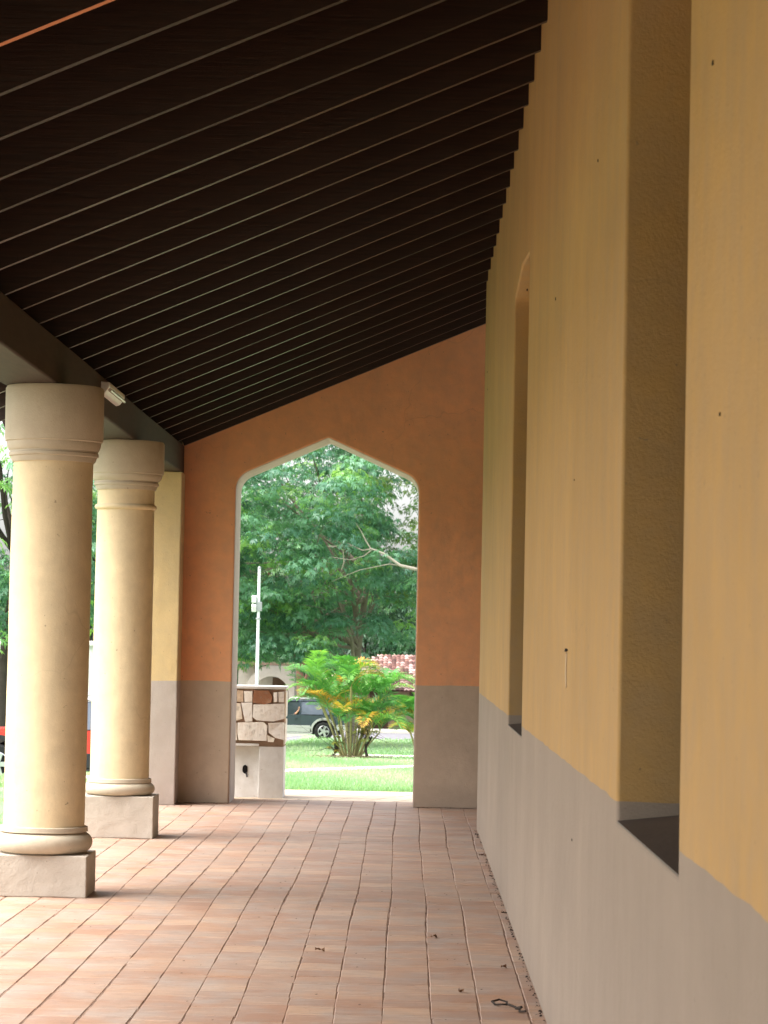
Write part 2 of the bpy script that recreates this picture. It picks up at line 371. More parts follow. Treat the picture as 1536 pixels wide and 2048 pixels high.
# ------------------------------------------------------------------ walls with pointed openings (filled curve with holes, rounded arrises)
def wall_mesh(name, outer, holes, thick, bev, M, mats, parent=None):
    cu = bpy.data.curves.new(name, 'CURVE'); cu.dimensions = '2D'; cu.fill_mode = 'BOTH'
    cu.extrude = thick/2-bev; cu.bevel_depth = bev; cu.bevel_resolution = 3; cu.offset = -bev
    for pts in [outer]+holes:
        sp = cu.splines.new('POLY'); sp.points.add(len(pts)-1); sp.use_cyclic_u = True
        for i, p in enumerate(pts): sp.points[i].co = (p[0], p[1], 0, 1)
    tmp = bpy.data.objects.new('tmp', cu); COL.objects.link(tmp)
    me = bpy.data.meshes.new_from_object(tmp.evaluated_get(bpy.context.evaluated_depsgraph_get()))
    bpy.data.objects.remove(tmp); me.transform(M); me.name = name; me.materials.clear()
    return link(name, me, mats, parent)
def pointed(x0, x1, z0, zs, za, rad=.12, n=7):
    """outline with sloped head, rounded shoulders: x0,x1 jambs, z0 bottom, zs spring corner, za apex"""
    xm = (x0+x1)/2; pts = [(x0, z0), (x1, z0)]
    def corner(a, c, b, r):
        a, b, c = Vector(a), Vector(b), Vector(c); p = c+(a-c).normalized()*r; q = c+(b-c).normalized()*r
        return [tuple((1-t)**2*p+2*t*(1-t)*c+t*t*q) for t in [i/n for i in range(n+1)]]
    pts += corner((x1, z0), (x1, zs), (xm, za), rad)
    pts += corner((x1, zs), (xm, za), (x0, zs), .025)
    pts += corner((xm, za), (x0, zs), (x0, z0), rad)
    return pts
TH = .46
bw = thing('yellow_wall', 'long yellow ochre plaster wall with tall slit windows and grey brown dado on the right', 'wall', (XW, 8, 0))
Myz = Matrix(((0, 0, 1, TH/2), (1, 0, 0, -8), (0, 1, 0, 0), (0, 0, 0, 1)))      # curve (y,z) -> world, in wall's frame
wins = [(5.53, 7.17), (13.03, 14.84)]
wall_mesh('wall', [(-6, 0), (20.66, 0), (20.66, 4.46), (-6, 4.46)], [pointed(a, b, 1.01, 3.40, 3.465, .05) for a, b in wins], TH, .012, Myz, M_yellow, bw)
for a, b in wins:
    mb = MB(); mb.box(.31, .35, a-8, b-8, .96, 3.8); w = mb.build('window', M_frame, bw)
    mb = MB(); mb.box(.30, .309, a-8+.06, (a+b)/2-8-.03, 1.12, 3.4); mb.box(.30, .309, (a+b)/2-8+.03, b-8-.06, 1.12, 3.4); mb.each('pane', M_glassdark, w)
    mb = MB(); mb.prism([(.004, .97), (.004, 1.012), (.31, 1.045), (.31, .97)], 'y', a-8-.001, b-8+.001); mb.build('sill', M_sill, bw)
# return wall and closing wall of the side recess
mb = MB(); mb.prism([(1.04, 20.25), (2.7, 20.25), (2.7, 23.2), (2.5, 23.2), (2.5, 20.64), (1.04, 20.64)], 'z', 0, 4.6)
o = mb.build('recess_wall', M_yellow, None); tag(o, 'plain yellow wall closing the recess behind the end of the long wall', 'wall')
# patch scratched in the wall plaster
def decal(name, pts, y, z, mat, parent, t=.003):
    mb = MB(); mb.prism([(y+a, z+b) for a, b in pts], 'x', -t, .004); return mb.build(name, mat, parent)
M_scr = simple('scraped_plaster', (.52, .40, .26), .9, .1); M_hole = simple('dark_pit', (.03, .02, .015), .9, .1)
decal('scratch', [(-.03, -.06), (.0, -.068), (.03, -.05), (.055, -.01), (.03, .06), (.0, .05), (-.035, .06), (-.01, 0)], 1.47, 1.39, M_scr, bw)
decal('scratch', [(-.07, 0), (.08, -.004), (.06, .008), (-.03, .007)], 1.47, 1.455, M_hole, bw, .004)
for (y, z, s) in ((-2.9, 2.62, .010), (.27, 3.0, .009), (2.6, 2.86, .012), (5.3, 3.25, .01), (-3.1, 1.92, .007), (1.2, 2.05, .006), (12.0, 3.5, .012), (11.8, 3.35, .01), (1.0, .82, .009)):
    s *= .42; decal('nail_hole', [(-s*2.6, -s), (0, -s*1.3), (s*2.5, -s*.3), (s*1.6, s), (-s*2, s*1.1)], y, z, M_hole, bw, .002)

SL = .43                     # roof slope
def rz_(x): return 4.235+SL*(x-XW)
ew = thing('end_wall', 'orange plaster end wall with pointed doorway and grey brown dado', 'wall', (0, 23.2, 0))
Mxz = Matrix(((1, 0, 0, 0), (0, 0, -1, .375), (0, 1, 0, 0), (0, 0, 0, 1)))
top = .23
outer = [(-2.0, 0), (-1.525, 0)]+pointed(-1.525, .088, 0, 2.865, 3.222, .125)[2:][::-1]+[(.088, 0), (2.5, 0), (2.5, rz_(2.5)+top), (-2.0, rz_(-2.)+top)]
wall_mesh('wall', outer, [], .75, .012, Mxz, [M_orange], ew)
for p in ew.children[0].data.polygons:
    pass
# whitewashed lining of the doorway, 3 mm thick skin on the reveal
hd = pointed(-1.525, .088, 0, 2.865, 3.222, .125)
seq = [hd[0]]+hd[2:][::-1]; seq = [(-1.525, 0)]+hd[2:][::-1]+[(.088, 0)]
mb = MB(); V = []; t = .004
cx = -.7185
for (x, z) in seq:
    k = (x+(t if x < cx else -t), z-t if z > 1 else z)
    V += [(x, .03, z), (k[0], .03, k[1]), (k[0], .752, k[1]), (x, .752, z)]
n = len(seq); F = []
for i in range(n-1):
    for a in range(4): F.append((4*i+a, 4*i+(a+1) % 4, 4*i+4+(a+1) % 4, 4*i+4+a))
mb.add(V, F); mb.build('door_reveal', M_reveal, ew)

pier = thing('pier', 'square yellow pier with grey brown dado at the end wall, under the beam', 'pier', (-2.2, 23.0, 0))
mb = MB(); mb.box(-.27, .235, -.17, .19, 0, 2.87); o = mb.build('shaft', M_pier, pier); roughen(o, 24, .0035, 5); bevel(o, .008)

# ------------------------------------------------------------------ columns
def arc(cx, cz, r, a0, a1, n=8, rx=1):
    return [(cx+rx*r*math.cos(R(a0+(a1-a0)*i/n)), cz+r*math.sin(R(a0+(a1-a0)*i/n))) for i in range(n+1)]
def wobble(o, amp=.0016, sc=5):
    from mathutils import noise
    for v in o.data.vertices:
        p = v.co*sc; p.z *= .5; q = noise.noise_vector(p+Vector((o.parent.location.y, 1, 2)))+.35*noise.noise_vector(p*4); v.co.x += q.x*amp; v.co.y += q.y*amp; v.co.z += q.z*amp
def column(loc, label, s):
    c = thing('column', label, 'column', loc, 0, 'columns along the open side of the gallery')
    ph = s['ph']; w = s['pw']/2; d = s['pd']/2
    mb = MB(); mb.box(-w, w, -d, d, 0, ph); p = mb.build('plinth', M_plinth, c); roughen(p, 14, .0022); bevel(p, .006)
    tr = s['tr']; th = s['th']; z0 = ph+.004
    prof = [(tr-.03, z0)]+arc(tr-th/2, z0+th/2, th/2, -80, 80, 12)+[(s['sb']+.02, z0+th+.004), (s['sb']+.018, z0+th+.03), (s['sb']+.004, z0+th+.034)]
    mb = MB(); mb.lathe(prof, n=72); mb.build('base', M_cap, c, smooth=True)
    zb = z0+th+.03; zt = s['mz']; prof = []
    for i in range(25):
        t = i/24; r = s['sb']+(s['st']-s['sb'])*t+.003*math.sin(t*PI); prof.append((r, zb+(zt+.02-zb)*t))
    mb = MB(); mb.lathe(prof, n=72); mb.build('shaft', M_col, c, smooth=True)
    if s.get('ring'):
        r0 = s['st']; z = s['ring']; mb = MB(); mb.lathe([(r0-.01, z-.02)]+arc(r0, z, .02, -75, 75, 8)+[(r0-.01, z+.021)], n=72); mb.build('necking_ring', M_col, c, smooth=True)
    cr = s['cr']; st = s['st']; z = s['mz']; h = s['dz']-z
    prof = [(st-.01, z), (st+.008, z), (st+.016, z+.12*h), (st+.018, z+.22*h), (st+.028, z+.26*h), (st+.030, z+.38*h), (st+.024, z+.42*h), (st+.024, z+.48*h)]
    prof += [(st+.028+(cr-.012-st-.028)*math.sin(t*PI/2)**.8, z+h*(.5+.32*t)) for t in [i/8 for i in range(9)]]
    prof += [(cr-.012, z+.86*h), (cr-.003, z+.9*h), (cr-.003, z+.96*h), (cr, z+h), (cr, 2.855), (cr-.008, 2.869)]
    mb = MB(); mb.lathe(prof, n=72); mb.build('capital', M_cap, c, smooth=True)
    for o in c.children:
        if o.name.split('.')[0] != 'plinth': wobble(o, .0026)
    return c
s1 = dict(ph=.232, pw=.545, pd=.44, tr=.275, th=.115, sb=.228, st=.226, mz=2.44, dz=2.572, cr=.279)
s2 = dict(ph=.300, pw=.545, pd=.44, tr=.258, th=.085, sb=.213, st=.207, mz=2.515, dz=2.648, cr=.272, ring=2.39)
column((-2.03, 15.05, 0), 'nearest round yellow column on a low plinth, no ring under its capital', s1)
column((-2.068, 19.33, 0), 'second round yellow column, with a raised ring under its capital', s2)

# ------------------------------------------------------------------ roof
roof = thing('gallery_roof', 'dark sloping timber roof of close set rafters over the gallery', 'roof', (0, 10, rz_(0)))
ang = math.atan(SL); ca = math.cos(ang)
Mr = Matrix.Rotation(-ang, 4, 'Y')     # local x runs up the slope
def rafter_mesh(x0, x1, matb, bow):
    mb = MB(); n = 8; W_ = .02
    for i in range(n):
        pass
    rows = []
    for i in range(n+1):
        x = x0+(x1-x0)*i/n; dy = bow*math.sin(i*1.1+x0); rows.append((x/ca, dy))
    V = []
    for (x, dy) in rows: V += [(x, dy-W_, 0), (x, dy+W_, 0), (x, dy+W_, .175), (x, dy-W_, .175)]
    F = [(0, 1, 2, 3), tuple(4*n+k for k in (3, 2, 1, 0))]
    mt = [0, 0]
    for i in range(n):
        for a in range(4): F.append((4*i+a, 4*i+4+a, 4*i+4+(a+1) % 4, 4*i+(a+1) % 4)); mt.append(1 if a == 0 else 0)
    b = MB(); b.add(V, F); b.m = mt; me = bpy.data.meshes.new('rafter')
    me.from_pydata([Mr @ Vector(v) for v in b.v], [], b.f); me.update()
    bm = bmesh.new(); bm.from_mesh(me); bmesh.ops.recalc_face_normals(bm, faces=bm.faces); bm.to_mesh(me); bm.free()
    me.polygons.foreach_set('material_index', mt); me.materials.append(M_rafter); me.materials.append(matb)
    return me
M_edge2 = wood('dim_rafter_edge', (.018, .011, .008), (.04, .026, .02), .6, (2, 14, 14))  # darker copy of the edge colour for undersides that get less light
short = [rafter_mesh(-2.72, XW+.06, mt_, b) for b, mt_ in ((.008, M_edge), (-.009, M_edge2), (.014, M_edge))]
bare = rafter_mesh(-2.72, XW+.06, M_warmlit, .003); long_ = rafter_mesh(-2.72, 2.49, M_edge, .004)  # first mesh: the rafter whose underside is coloured as warmly lit
k = 0; y = 8.58-.615*22
while y < 24.6:
    if not (23.12 < y < 24.0):
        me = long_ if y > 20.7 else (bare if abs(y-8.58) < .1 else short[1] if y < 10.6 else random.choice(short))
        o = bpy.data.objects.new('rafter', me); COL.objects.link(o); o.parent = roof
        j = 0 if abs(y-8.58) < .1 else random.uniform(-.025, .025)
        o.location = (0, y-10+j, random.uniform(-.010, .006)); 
        if me is bare: o['label'] = 'rafter with a redder underside, warm light in its colour'
    y += .615
me = rafter_mesh(-1.98, 2.49, M_rafter, 0); o = bpy.data.objects.new('wall_plate', me); COL.objects.link(o); o.parent = roof; o.location = (0, 13.165, -.02)
def slab(x0, x1, y0, y1, lo, hi, name, mat):
    mb = MB(); V = []
    for zz in (lo, hi):
        for x, y in ((x0, y0), (x1, y0), (x1, y1), (x0, y1)): V.append((x, y-10, SL*x+zz))
    mb.add(V, [(0, 3, 2, 1), (4, 5, 6, 7), (0, 1, 5, 4), (1, 2, 6, 5), (2, 3, 7, 6), (3, 0, 4, 7)]); return mb.build(name, mat, roof)
slab(-2.78, 1.02, -5, 24.7, .190, .215, 'boarding', M_deck); slab(1.022, 2.7, 20.2, 24.7, .190, .215, 'boarding', M_deck)
# barrel tiles on top
def tiled(x0, x1, y0, y1, zf, mat, pitch=.24, row=.36, parent=None, swap=False, amp=.05, clip=None, name='roof_tile'):
    """corrugated tile surface; rows step down the slope (x), barrels repeat along y"""
    nx = max(1, int(abs(x1-x0)/row)); ny = int((y1-y0)/pitch); V = []; T = []
    for i in range(nx):
        a, b = x0+(x1-x0)*i/nx, x0+(x1-x0)*(i+1)/nx
        for j in range(ny):
            tt = random.random()
            for k in range(4):
                u0, u1 = y0+pitch*(j+k/4), y0+pitch*(j+(k+1)/4)
                h0, h1 = amp*abs(math.sin(PI*k/4)), amp*abs(math.sin(PI*(k+1)/4))
                if clip and not clip((a+b)/2, (u0+u1)/2): continue
                q = [(a, u0, zf(a)+h0+.035), (b, u0, zf(b)+h0), (b, u1, zf(b)+h1), (a, u1, zf(a)+h1+.035)]
                if swap: q = [(p[1], p[0], p[2]) for p in q]
                V.append(q); T.append(tt)
    return quads(name, np.array(V), mat, parent, T)
tiled(-2.85, .9, -5-10, 24.7-10, lambda x: SL*x+.222, M_roof, parent=roof, pitch=.3, row=.4)

# ------------------------------------------------------------------ beam and light fitting
beam = MB(); n = 30; V = []
for i in range(n+1):
    y = -5+28.195*i/n; a = .006*math.sin(i*.9); b = .005*math.sin(i*1.7+1)
    V += [(-2.31+b, y, 2.872+a*.4), (-1.985+a, y, 2.872+b*.4), (-1.985+a*.6, y, rz_(-1.985)-.012), (-2.31+b, y, rz_(-2.31)-.012)]
F = [(0, 1, 2, 3), tuple(4*n+k for k in (3, 2, 1, 0))]
for i in range(n):
    for a in range(4): F.append((4*i+a, 4*i+4+a, 4*i+4+(a+1) % 4, 4*i+(a+1) % 4))
beam.add(V, F); o = beam.build('beam', M_beam, None, bev=.012); tag(o, 'dark weathered eaves beam resting on the column capitals', 'beam')
lf = thing('light_fitting', 'white batten light fitting on the inner face of the eaves beam between the two columns', 'light', (-1.985, 17.3, 3.04))
mb = MB(); mb.prism([(.0, -.045), (.03, -.035), (.06, .01), (.06, .035), (.0, .04)], 'y', -.45, .45); mb.build('housing', M_metalwhite, lf, bev=.006)
mb = MB(); mb.tube([(.058, -.42, -.012), (.058, .42, -.012)], .012, 12); mb.build('tube_lamp', M_lens, lf, smooth=True)

# ------------------------------------------------------------------ stone pillar outside the doorway
SC = 24.4/5300
def pz(u, v):                # from the drawing of the pillar face to metres, relative to its lower right corner
    px, py = 460+u/6.4, 1260+v/6.4
    return ((px-813+.02*(py-1270))*SC+1.107, 1.5-(py-1270-.02*(px-813))*SC)
sp = thing('stone_pillar', 'low stone faced pillar with white cap and whitewashed foot beside the doorway', 'pillar', (-1.107, 24.4, 0))
mb = MB(); mb.box(-.85, -.004, .02, .45, .45, .975); mb.build('core', M_mortar, sp)
mb = MB(); mb.box(-.88, .014, -.014, .47, .977, 1.004); mb.build('cap', M_white, sp, bev=.006)
mb = MB(); mb.box(-.225, .0, .0, .45, -.15, .449); mb.box(-.85, -.2255, .09, .45, -.15, .449); mb.each('foot', M_white, sp, bev=.004)
mb = MB(); mb.box(-.86, -.228, -.004, .088, .452, .476); mb.build('ledge', M_white, sp, bev=.004)
stones = [([(95,775),(175,775),(175,915),(95,915)],.62),([(182,782),(292,782),(288,915),(192,915)],.15),([(318,775),(500,775),(545,850),(530,925),(440,950),(300,925),(292,890)],1.),
 ([(560,800),(608,800),(608,915),(565,920)],.1),([(622,795),(692,790),(692,920),(627,920)],.2),([(150,932),(288,928),(288,1165),(200,1170),(175,1070)],.02),
 ([(60,930),(138,940),(163,1130),(60,1160)],.45),([(310,955),(692,945),(692,1130),(560,1165),(350,1150),(300,1110)],.08),([(110,1185),(430,1177),(478,1220),(470,1410),(120,1400),(100,1300)],.12),
 ([(497,1190),(692,1182),(687,1400),(580,1370),(502,1310)],.03),([(480,1340),(575,1385),(560,1430),(490,1425)],.4),
 ([(-180,780),(80,780),(85,915),(-180,920)],.3),([(-300,780),(-195,780),(-195,1000),(-300,1000)],.6),([(-180,935),(45,930),(45,1150),(-180,1160)],.1),([(-300,1015),(-195,1010),(-195,1200),(-300,1210)],.3),([(-300,1225),(-40,1180),(85,1190),(90,1400),(-300,1400)],.2)]
for pts, tone in stones:
    q = [pz(*p) for p in pts]; cx = sum(p[0] for p in q)/len(q); cz = sum(p[1] for p in q)/len(q)
    q = [(cx+(x-cx)*1.035, cz+(z-cz)*1.045) for x, z in q]; q2 = [(cx+(x-cx)*.96, cz+(z-cz)*.96) for x, z in q]; n = len(q)
    V = [(x, .03, z) for x, z in q]+[(x, .0, z) for x, z in q]+[(x, -.014+random.uniform(-.004, .004), z) for x, z in q2]
    F = [tuple(range(2*n, 3*n))]+[(l*n+i, l*n+(i+1) % n, (l+1)*n+(i+1) % n, (l+1)*n+i) for l in range(2) for i in range(n)]
    mb = MB(); mb.add(V, F); o = mb.build('stone', M_stone, sp)
    a = o.data.attributes.new('tone', 'FLOAT', 'FACE'); a.data.foreach_set('value', [tone]*len(o.data.polygons))
for (y0, y1, z0, z1, t) in ((.02, .2, .47, .66, .3), (.22, .43, .48, .70, .1), (.02, .15, .68, .95, .6), (.17, .43, .72, .96, .2)):
    mb = MB(); mb.box(-.01, .008, y0, y1, z0, z1); o = mb.build('stone', M_stone, sp, bev=.006)
    a = o.data.attributes.new('tone', 'FLOAT', 'FACE'); a.data.foreach_set('value', [t]*6)
mb = MB(); mb.prism([(-.355+.026*math.cos(a)*random.uniform(.8, 1.1), .235+.045*math.sin(a)*random.uniform(.85, 1.1)) for a in np.linspace(0, 2*PI, 13)[:-1]], 'y', .084, .1); mb.build('hole', M_dark, sp)
mb = MB(); mb.tube([(-.345, .1, .20), (-.34, .06, .195), (-.335, .05, .165)], .009, 8); mb.build('pipe', simple('dark_pipe', (.08, .07, .08), .5), sp, smooth=True)

# ------------------------------------------------------------------ lamp pole on the lawn
y = 55; z = float(gz(-3.1, y)); lp = thing('lamp_pole', 'thin white floodlight pole standing on the lawn behind the stone pillar', 'lamp post', (-3.08, y, z))
mb = MB(); mb.tube([(0, 0, -.2), (0, 0, 2.6)], .034, 12); mb.tube([(0, 0, 2.6), (0, 0, 4.05)], .030, 12); mb.build('pole', M_pole, lp, smooth=True)
mb = MB(); mb.box(-.045, .07, -.05, .05, 3.17, 3.36); mb.build('junction_box', M_grey, lp, bev=.008)
for (x, z2, ry) in ((-.09, 3.42, .1), (-.09, 3.24, .4)):
    mb = MB(); Mx = Matrix.Translation((x, -.03, z2)) @ Matrix.Rotation(ry, 4, 'X'); mb.box(-.05, .045, -.07, .05, -.07, .07, Mx); o = mb.build('floodlight', M_metalwhite, lp, bev=.01)
    mb = MB(); mb.box(-.04, .035, -.078, -.0705, -.06, .06, Mx); mb.build('lens', M_lens, o)
mb = MB(); mb.lathe([(.055, 3.0), (.055, 3.03)], n=16); mb.lathe([(.036, 4.05), (.036, 4.08), (.01, 4.1)], n=16); mb.each('collar', M_grey, lp)

# ------------------------------------------------------------------ trees
def leaf_rosettes(C, N, size, nl, rnd, droop=.55, wfac=.34):
    """C (n,3) centres, N (n,3) outward axis; nl leaflets each -> (n*nl,4,3) quads"""
    n = len(C); N = N/np.linalg.norm(N, axis=1, keepdims=True)
    a = np.cross(N, rnd.normal(size=(n, 3))); a /= np.linalg.norm(a, axis=1, keepdims=True); b = np.cross(N, a)
    out = []
    for k in range(nl):
        th = 2*PI*k/nl+rnd.uniform(-.3, .3, n)
        d = np.cos(th)[:, None]*a+np.sin(th)[:, None]*b
        sdir = -np.sin(th)[:, None]*a+np.cos(th)[:, None]*b
        L = size*rnd.uniform(.75, 1.25, n)[:, None]; dr = droop+rnd.uniform(-.25, .25, n)[:, None]
        tip = C+L*(d*.9+N*.12)+L*np.array([0, 0, -1.])*dr*.8
        mid = C+L*.5*(d*.95+N*.25)+L*np.array([0, 0, -1.])*dr*.12
        w = L*wfac*.5
        out.append(np.stack([C, mid+sdir*w, tip, mid-sdir*w], 1))
    return np.concatenate(out, 0)
def limb(mb, p, q, r0, r1, rnd, n=6, sag=.1):
    p = np.array(p, float); q = np.array(q, float); L = np.linalg.norm(q-p); off = rnd.normal(size=3)*L*.06
    pts = []; rr = []
    for i in range(n+1):
        t = i/n; pts.append(tuple(p+(q-p)*t+off*math.sin(PI*t)+np.array([0, 0, L*sag*math.sin(PI*t)])+rnd.normal(size=3)*L*.012)); rr.append(r0+(r1-r0)*t)
    mb.tube(pts, rr, 7); return pts
def tree(name, label, base, clumps, leafmat, barkmat, trunk_top, tr, size=.16, nl=6, per=60, tone=(.05, .8), bright=.12, seed=1, lean=None, limbs=14, group=None, flat=.55, extra=None, cat='tree'):
    rnd = np.random.default_rng(seed); t = thing(name, label, cat, base, 0, group)
    base = np.array(base, float); mb = MB(); tt = np.array(trunk_top, float)-base
    pts = []; rr = []
    for i in range(9):
        f = i/8; pts.append(tuple(tt*f+np.array([.12*math.sin(f*5+seed), .1*math.sin(f*4), 0])*f)); rr.append(tr*(1.35-.35*min(1, f*5))*(1-.5*f))
    pts[0] = (0, 0, -.3); mb.tube(pts, rr, 12)
    idx = np.argsort(-clumps[:, 3]+rnd.uniform(0, .6, len(clumps)))[:limbs]
    for i in idx:
        f = rnd.uniform(.45, 1); a = np.array(pts[int(f*8)]); e = clumps[i, :3]-base
        lp_ = limb(mb, a, e, tr*.42*(1.2-f*.5), tr*.07, rnd)
        for _ in range(3):
            s = np.array(lp_[rnd.integers(2, 6)]); limb(mb, s, s+(e-s)*.7+rnd.normal(size=3)*.8, tr*.13, tr*.03, rnd, 4)
    mb.build('trunk', barkmat, t, smooth=True)
    Q = []; T = []
    for c in clumps:
        rad = c[3]; n = max(6, int(per*rad**2)); d = rnd.normal(size=(n, 3)); d /= np.linalg.norm(d, axis=1, keepdims=True)
        d[:, 2] = np.where(rnd.random(n) < .75, np.abs(d[:, 2]), d[:, 2])
        rr_ = rad*rnd.uniform(.55, 1.08, (n, 1)); P_ = c[:3]-base+d*rr_*np.array([1, 1, flat])
        N = d*np.array([.8, .8, .4])+np.array([0, 0, .7])+rnd.normal(size=(n, 3))*.25
        q = leaf_rosettes(P_, N, size, nl, rnd); Q.append(q)
        br = rnd.random() < bright
        tv = (rnd.uniform(.86, 1.) if br else rnd.uniform(*tone)); T.append(np.clip(np.tile(tv+rnd.normal(size=n)*.07, nl), 0, 1))
    quads('crown', np.concatenate(Q), leafmat, t, np.concatenate(T)); return t
def ell_clumps(c, r, n, seed, rr=(.6, 1.1), shell=.5, zmin=None, xr=None):
    rnd = np.random.default_rng(seed); out = []
    while len(out) < n:
        d = rnd.normal(size=3); d /= np.linalg.norm(d); k = rnd.uniform(shell, 1); p = np.array(c)+d*np.array(r)*k
        if zmin is not None and p[2] < zmin+rnd.uniform(0, .6): continue
        if xr and not (xr[0] < p[0] < xr[1]): continue
        out.append((*p, rnd.uniform(*rr)))
    return np.array(out)
# main tree: trunk seen behind the palm
base = (-2.05, 100., float(gz(-2, 100)))
cl = ell_clumps((-4.4, 98.5, 5.6), (6.6, 6.5, 6.2), 640, 3, (.55, 1.0), .5, zmin=.15)
keep = ~((cl[:, 0] > -2.5) & (cl[:, 0] < -1.35) & (cl[:, 2] < 3.1) & (cl[:, 1] < 100.5)) & ~((cl[:, 0] > -1.2) & (cl[:, 2] > 4.2) & (cl[:, 2] < 7.0)); cl = cl[keep]
tree('broadleaf_tree', 'big broad tree with drooping hand shaped leaves seen through the doorway', base, cl, M_leaf, M_bark, (-1.5, 99.6, 4.6), .185, seed=3, size=.145, nl=6, per=98, bright=.13, limbs=26)
# right hand fine leaved tree with sky gaps, carries the pale bare limb
base = (3.2, 97, float(gz(3, 97)))
cl = ell_clumps((2.9, 98.5, 5.6), (4.6, 4.5, 5.0), 190, 5, (.45, .85), .35, zmin=.2)
t2 = tree('fine_leaved_tree', 'yellowish small leaved tree at the right of the doorway view, with a pale bare limb', base, cl, M_leaf2, M_barkd, (2.4, 98, 5.0), .26, seed=8, size=.10, nl=7, per=90, tone=(.1, .9), bright=.1, limbs=22)
mb = MB(); rnd = np.random.default_rng(4)
def wp(px, py, Y): return ((px-813+.02*(py-1270))/5300*Y-base[0], Y-base[1], 1.5-(py-1270-.02*(px-813))/5300*Y-base[2])
YB = 93
mb.tube([wp(960, 1165, 95), wp(880, 1150, 94), wp(829, 1138, YB), wp(800, 1131, YB), (wp(785, 1120, YB)), wp(768, 1108, YB), wp(752, 1101, YB), wp(742, 1098, YB)], [.10, .085, .062, .055, .05, .045, .038, .034], 8)
for q in ([(742, 1098), (732, 1082), (722, 1062), (711, 1045)], [(742, 1098), (725, 1101), (708, 1093), (695, 1086)], [(745, 1099), (728, 1112), (700, 1120), (662, 1114)], [(829, 1138), (780, 1128), (720, 1140), (690, 1152), (664, 1163)], [(686, 1100), (688, 1125), (683, 1140)], [(656, 1093), (682, 1093), (705, 1092)]):
    mb.tube([wp(a, b, YB+.1*i) for i, (a, b) in enumerate(q)], [.026-.005*i for i in range(len(q))], 6)
mb.build('bare_limb', M_barkp, t2, smooth=True)
# trees behind the road and the houses
bt = [(-9, 140, 6.2, 5.5, 5.2), (-2.5, 143, 6.5, 5.0, 4.4), (4, 140, 6.5, 4.6, 4.0), (-17, 136, 7, 6.5, 6.0), (11, 144, 7, 6, 5.2), (-27, 132, 7, 7, 6.5)]
lb = ['dark tree behind the white porch, left of the big tree trunk', 'dark tree rising behind the middle of the tiled roof', 'dark tree behind the right end of the tiled roof', 'tall dark tree behind the long white house, nearest the porch', 'dark tree at the far right behind the houses', 'tall dark tree at the far left behind the long white house']
for i, (x, y, rx, rz, h) in enumerate(bt):
    z0 = float(gz(x, y)); cl = ell_clumps((x, y, z0+h*.8+.4), (rx, 5, h*.85), 130, 20+i, (.8, 1.4), .5)
    tree('background_tree', lb[i], (x, y, z0), cl, M_leafd, M_barkd, (x+.3, y, z0+h), .3, seed=30+i, size=.30, nl=6, per=26, bright=.05, limbs=10, group='dark trees behind the houses')
# trees beyond the open left side
for i, (x, y, r, zc, lab) in enumerate(((-12.6, 83, 4.6, 5.6, 'leafy tree seen to the left of the nearest column'), (-9.2, 88, 3.4, 5.4, 'leafy tree seen in the gap between the two columns'))):
    z0 = float(gz(x, y)); cl = ell_clumps((x, y, zc-.8), (r, r, 5.4), 190 if i == 0 else 130, 50+i, (.5, .95), .45, zmin=.35)
    tree('garden_tree', lab, (x, y, z0), cl, M_leaf, M_barkd, (x+.3, y, 4.6), .32, seed=60+i, size=.2, nl=6, per=50, bright=.2, limbs=16, group='trees beyond the open side')
z0 = float(gz(-4.8, 121)); cl = ell_clumps((-5.2, 124.5, 4.3), (5.8, 4.2, 4.3), 190, 44, (.6, 1.1), .45, zmin=.2)
cl = cl[~((cl[:, 0] > -4.2) & (cl[:, 2] < 1.3))]
tree('shade_tree', 'brown trunked tree shading the white porch, between the porch and the tiled roof', (-4.75, 122.2, z0), cl, M_leafd, simple('brown_bark', (.16, .085, .06), .9, .1, var=.3, bump=.6), (-4.9, 122.6, 2.5), .27, seed=45, size=.22, nl=6, per=45, bright=.08, limbs=14)
# shrubs
def shrub(label, x, y, r, h, mat, seed, n=10, size=.12, name='shrub', bark=None):
    z0 = float(gz(x, y)); cl = ell_clumps((x, y, z0+h*.55), (r, r, h*.42), n, seed, (r*.35, r*.55), .3)
    return tree(name, label, (x, y, z0), cl, mat, bark or M_barkd, (x, y, z0+h*.5), .05, seed=seed, size=size, nl=5, per=120, limbs=6, bright=.1, cat='shrub')
shrub('dark green shrub between the brown trunk and the tiled house door', -3.4, 124.3, 1.0, 2.6, M_leafd, 71, 26, .16)
shrub('pale yellow and green croton on thin stems right of the palm clump', -1.05, 75.6, .36, 1.35, M_croton, 72, 8, .09, 'croton')
shrub('small yellow green croton at the left foot of the palm clump', -1.98, 75.4, .2, .72, M_croton, 73, 7, .08, 'croton')
shrub('round bright shrub before the long white house', -14.6, 70, .8, 1.5, M_leaf, 74, 14, .13)

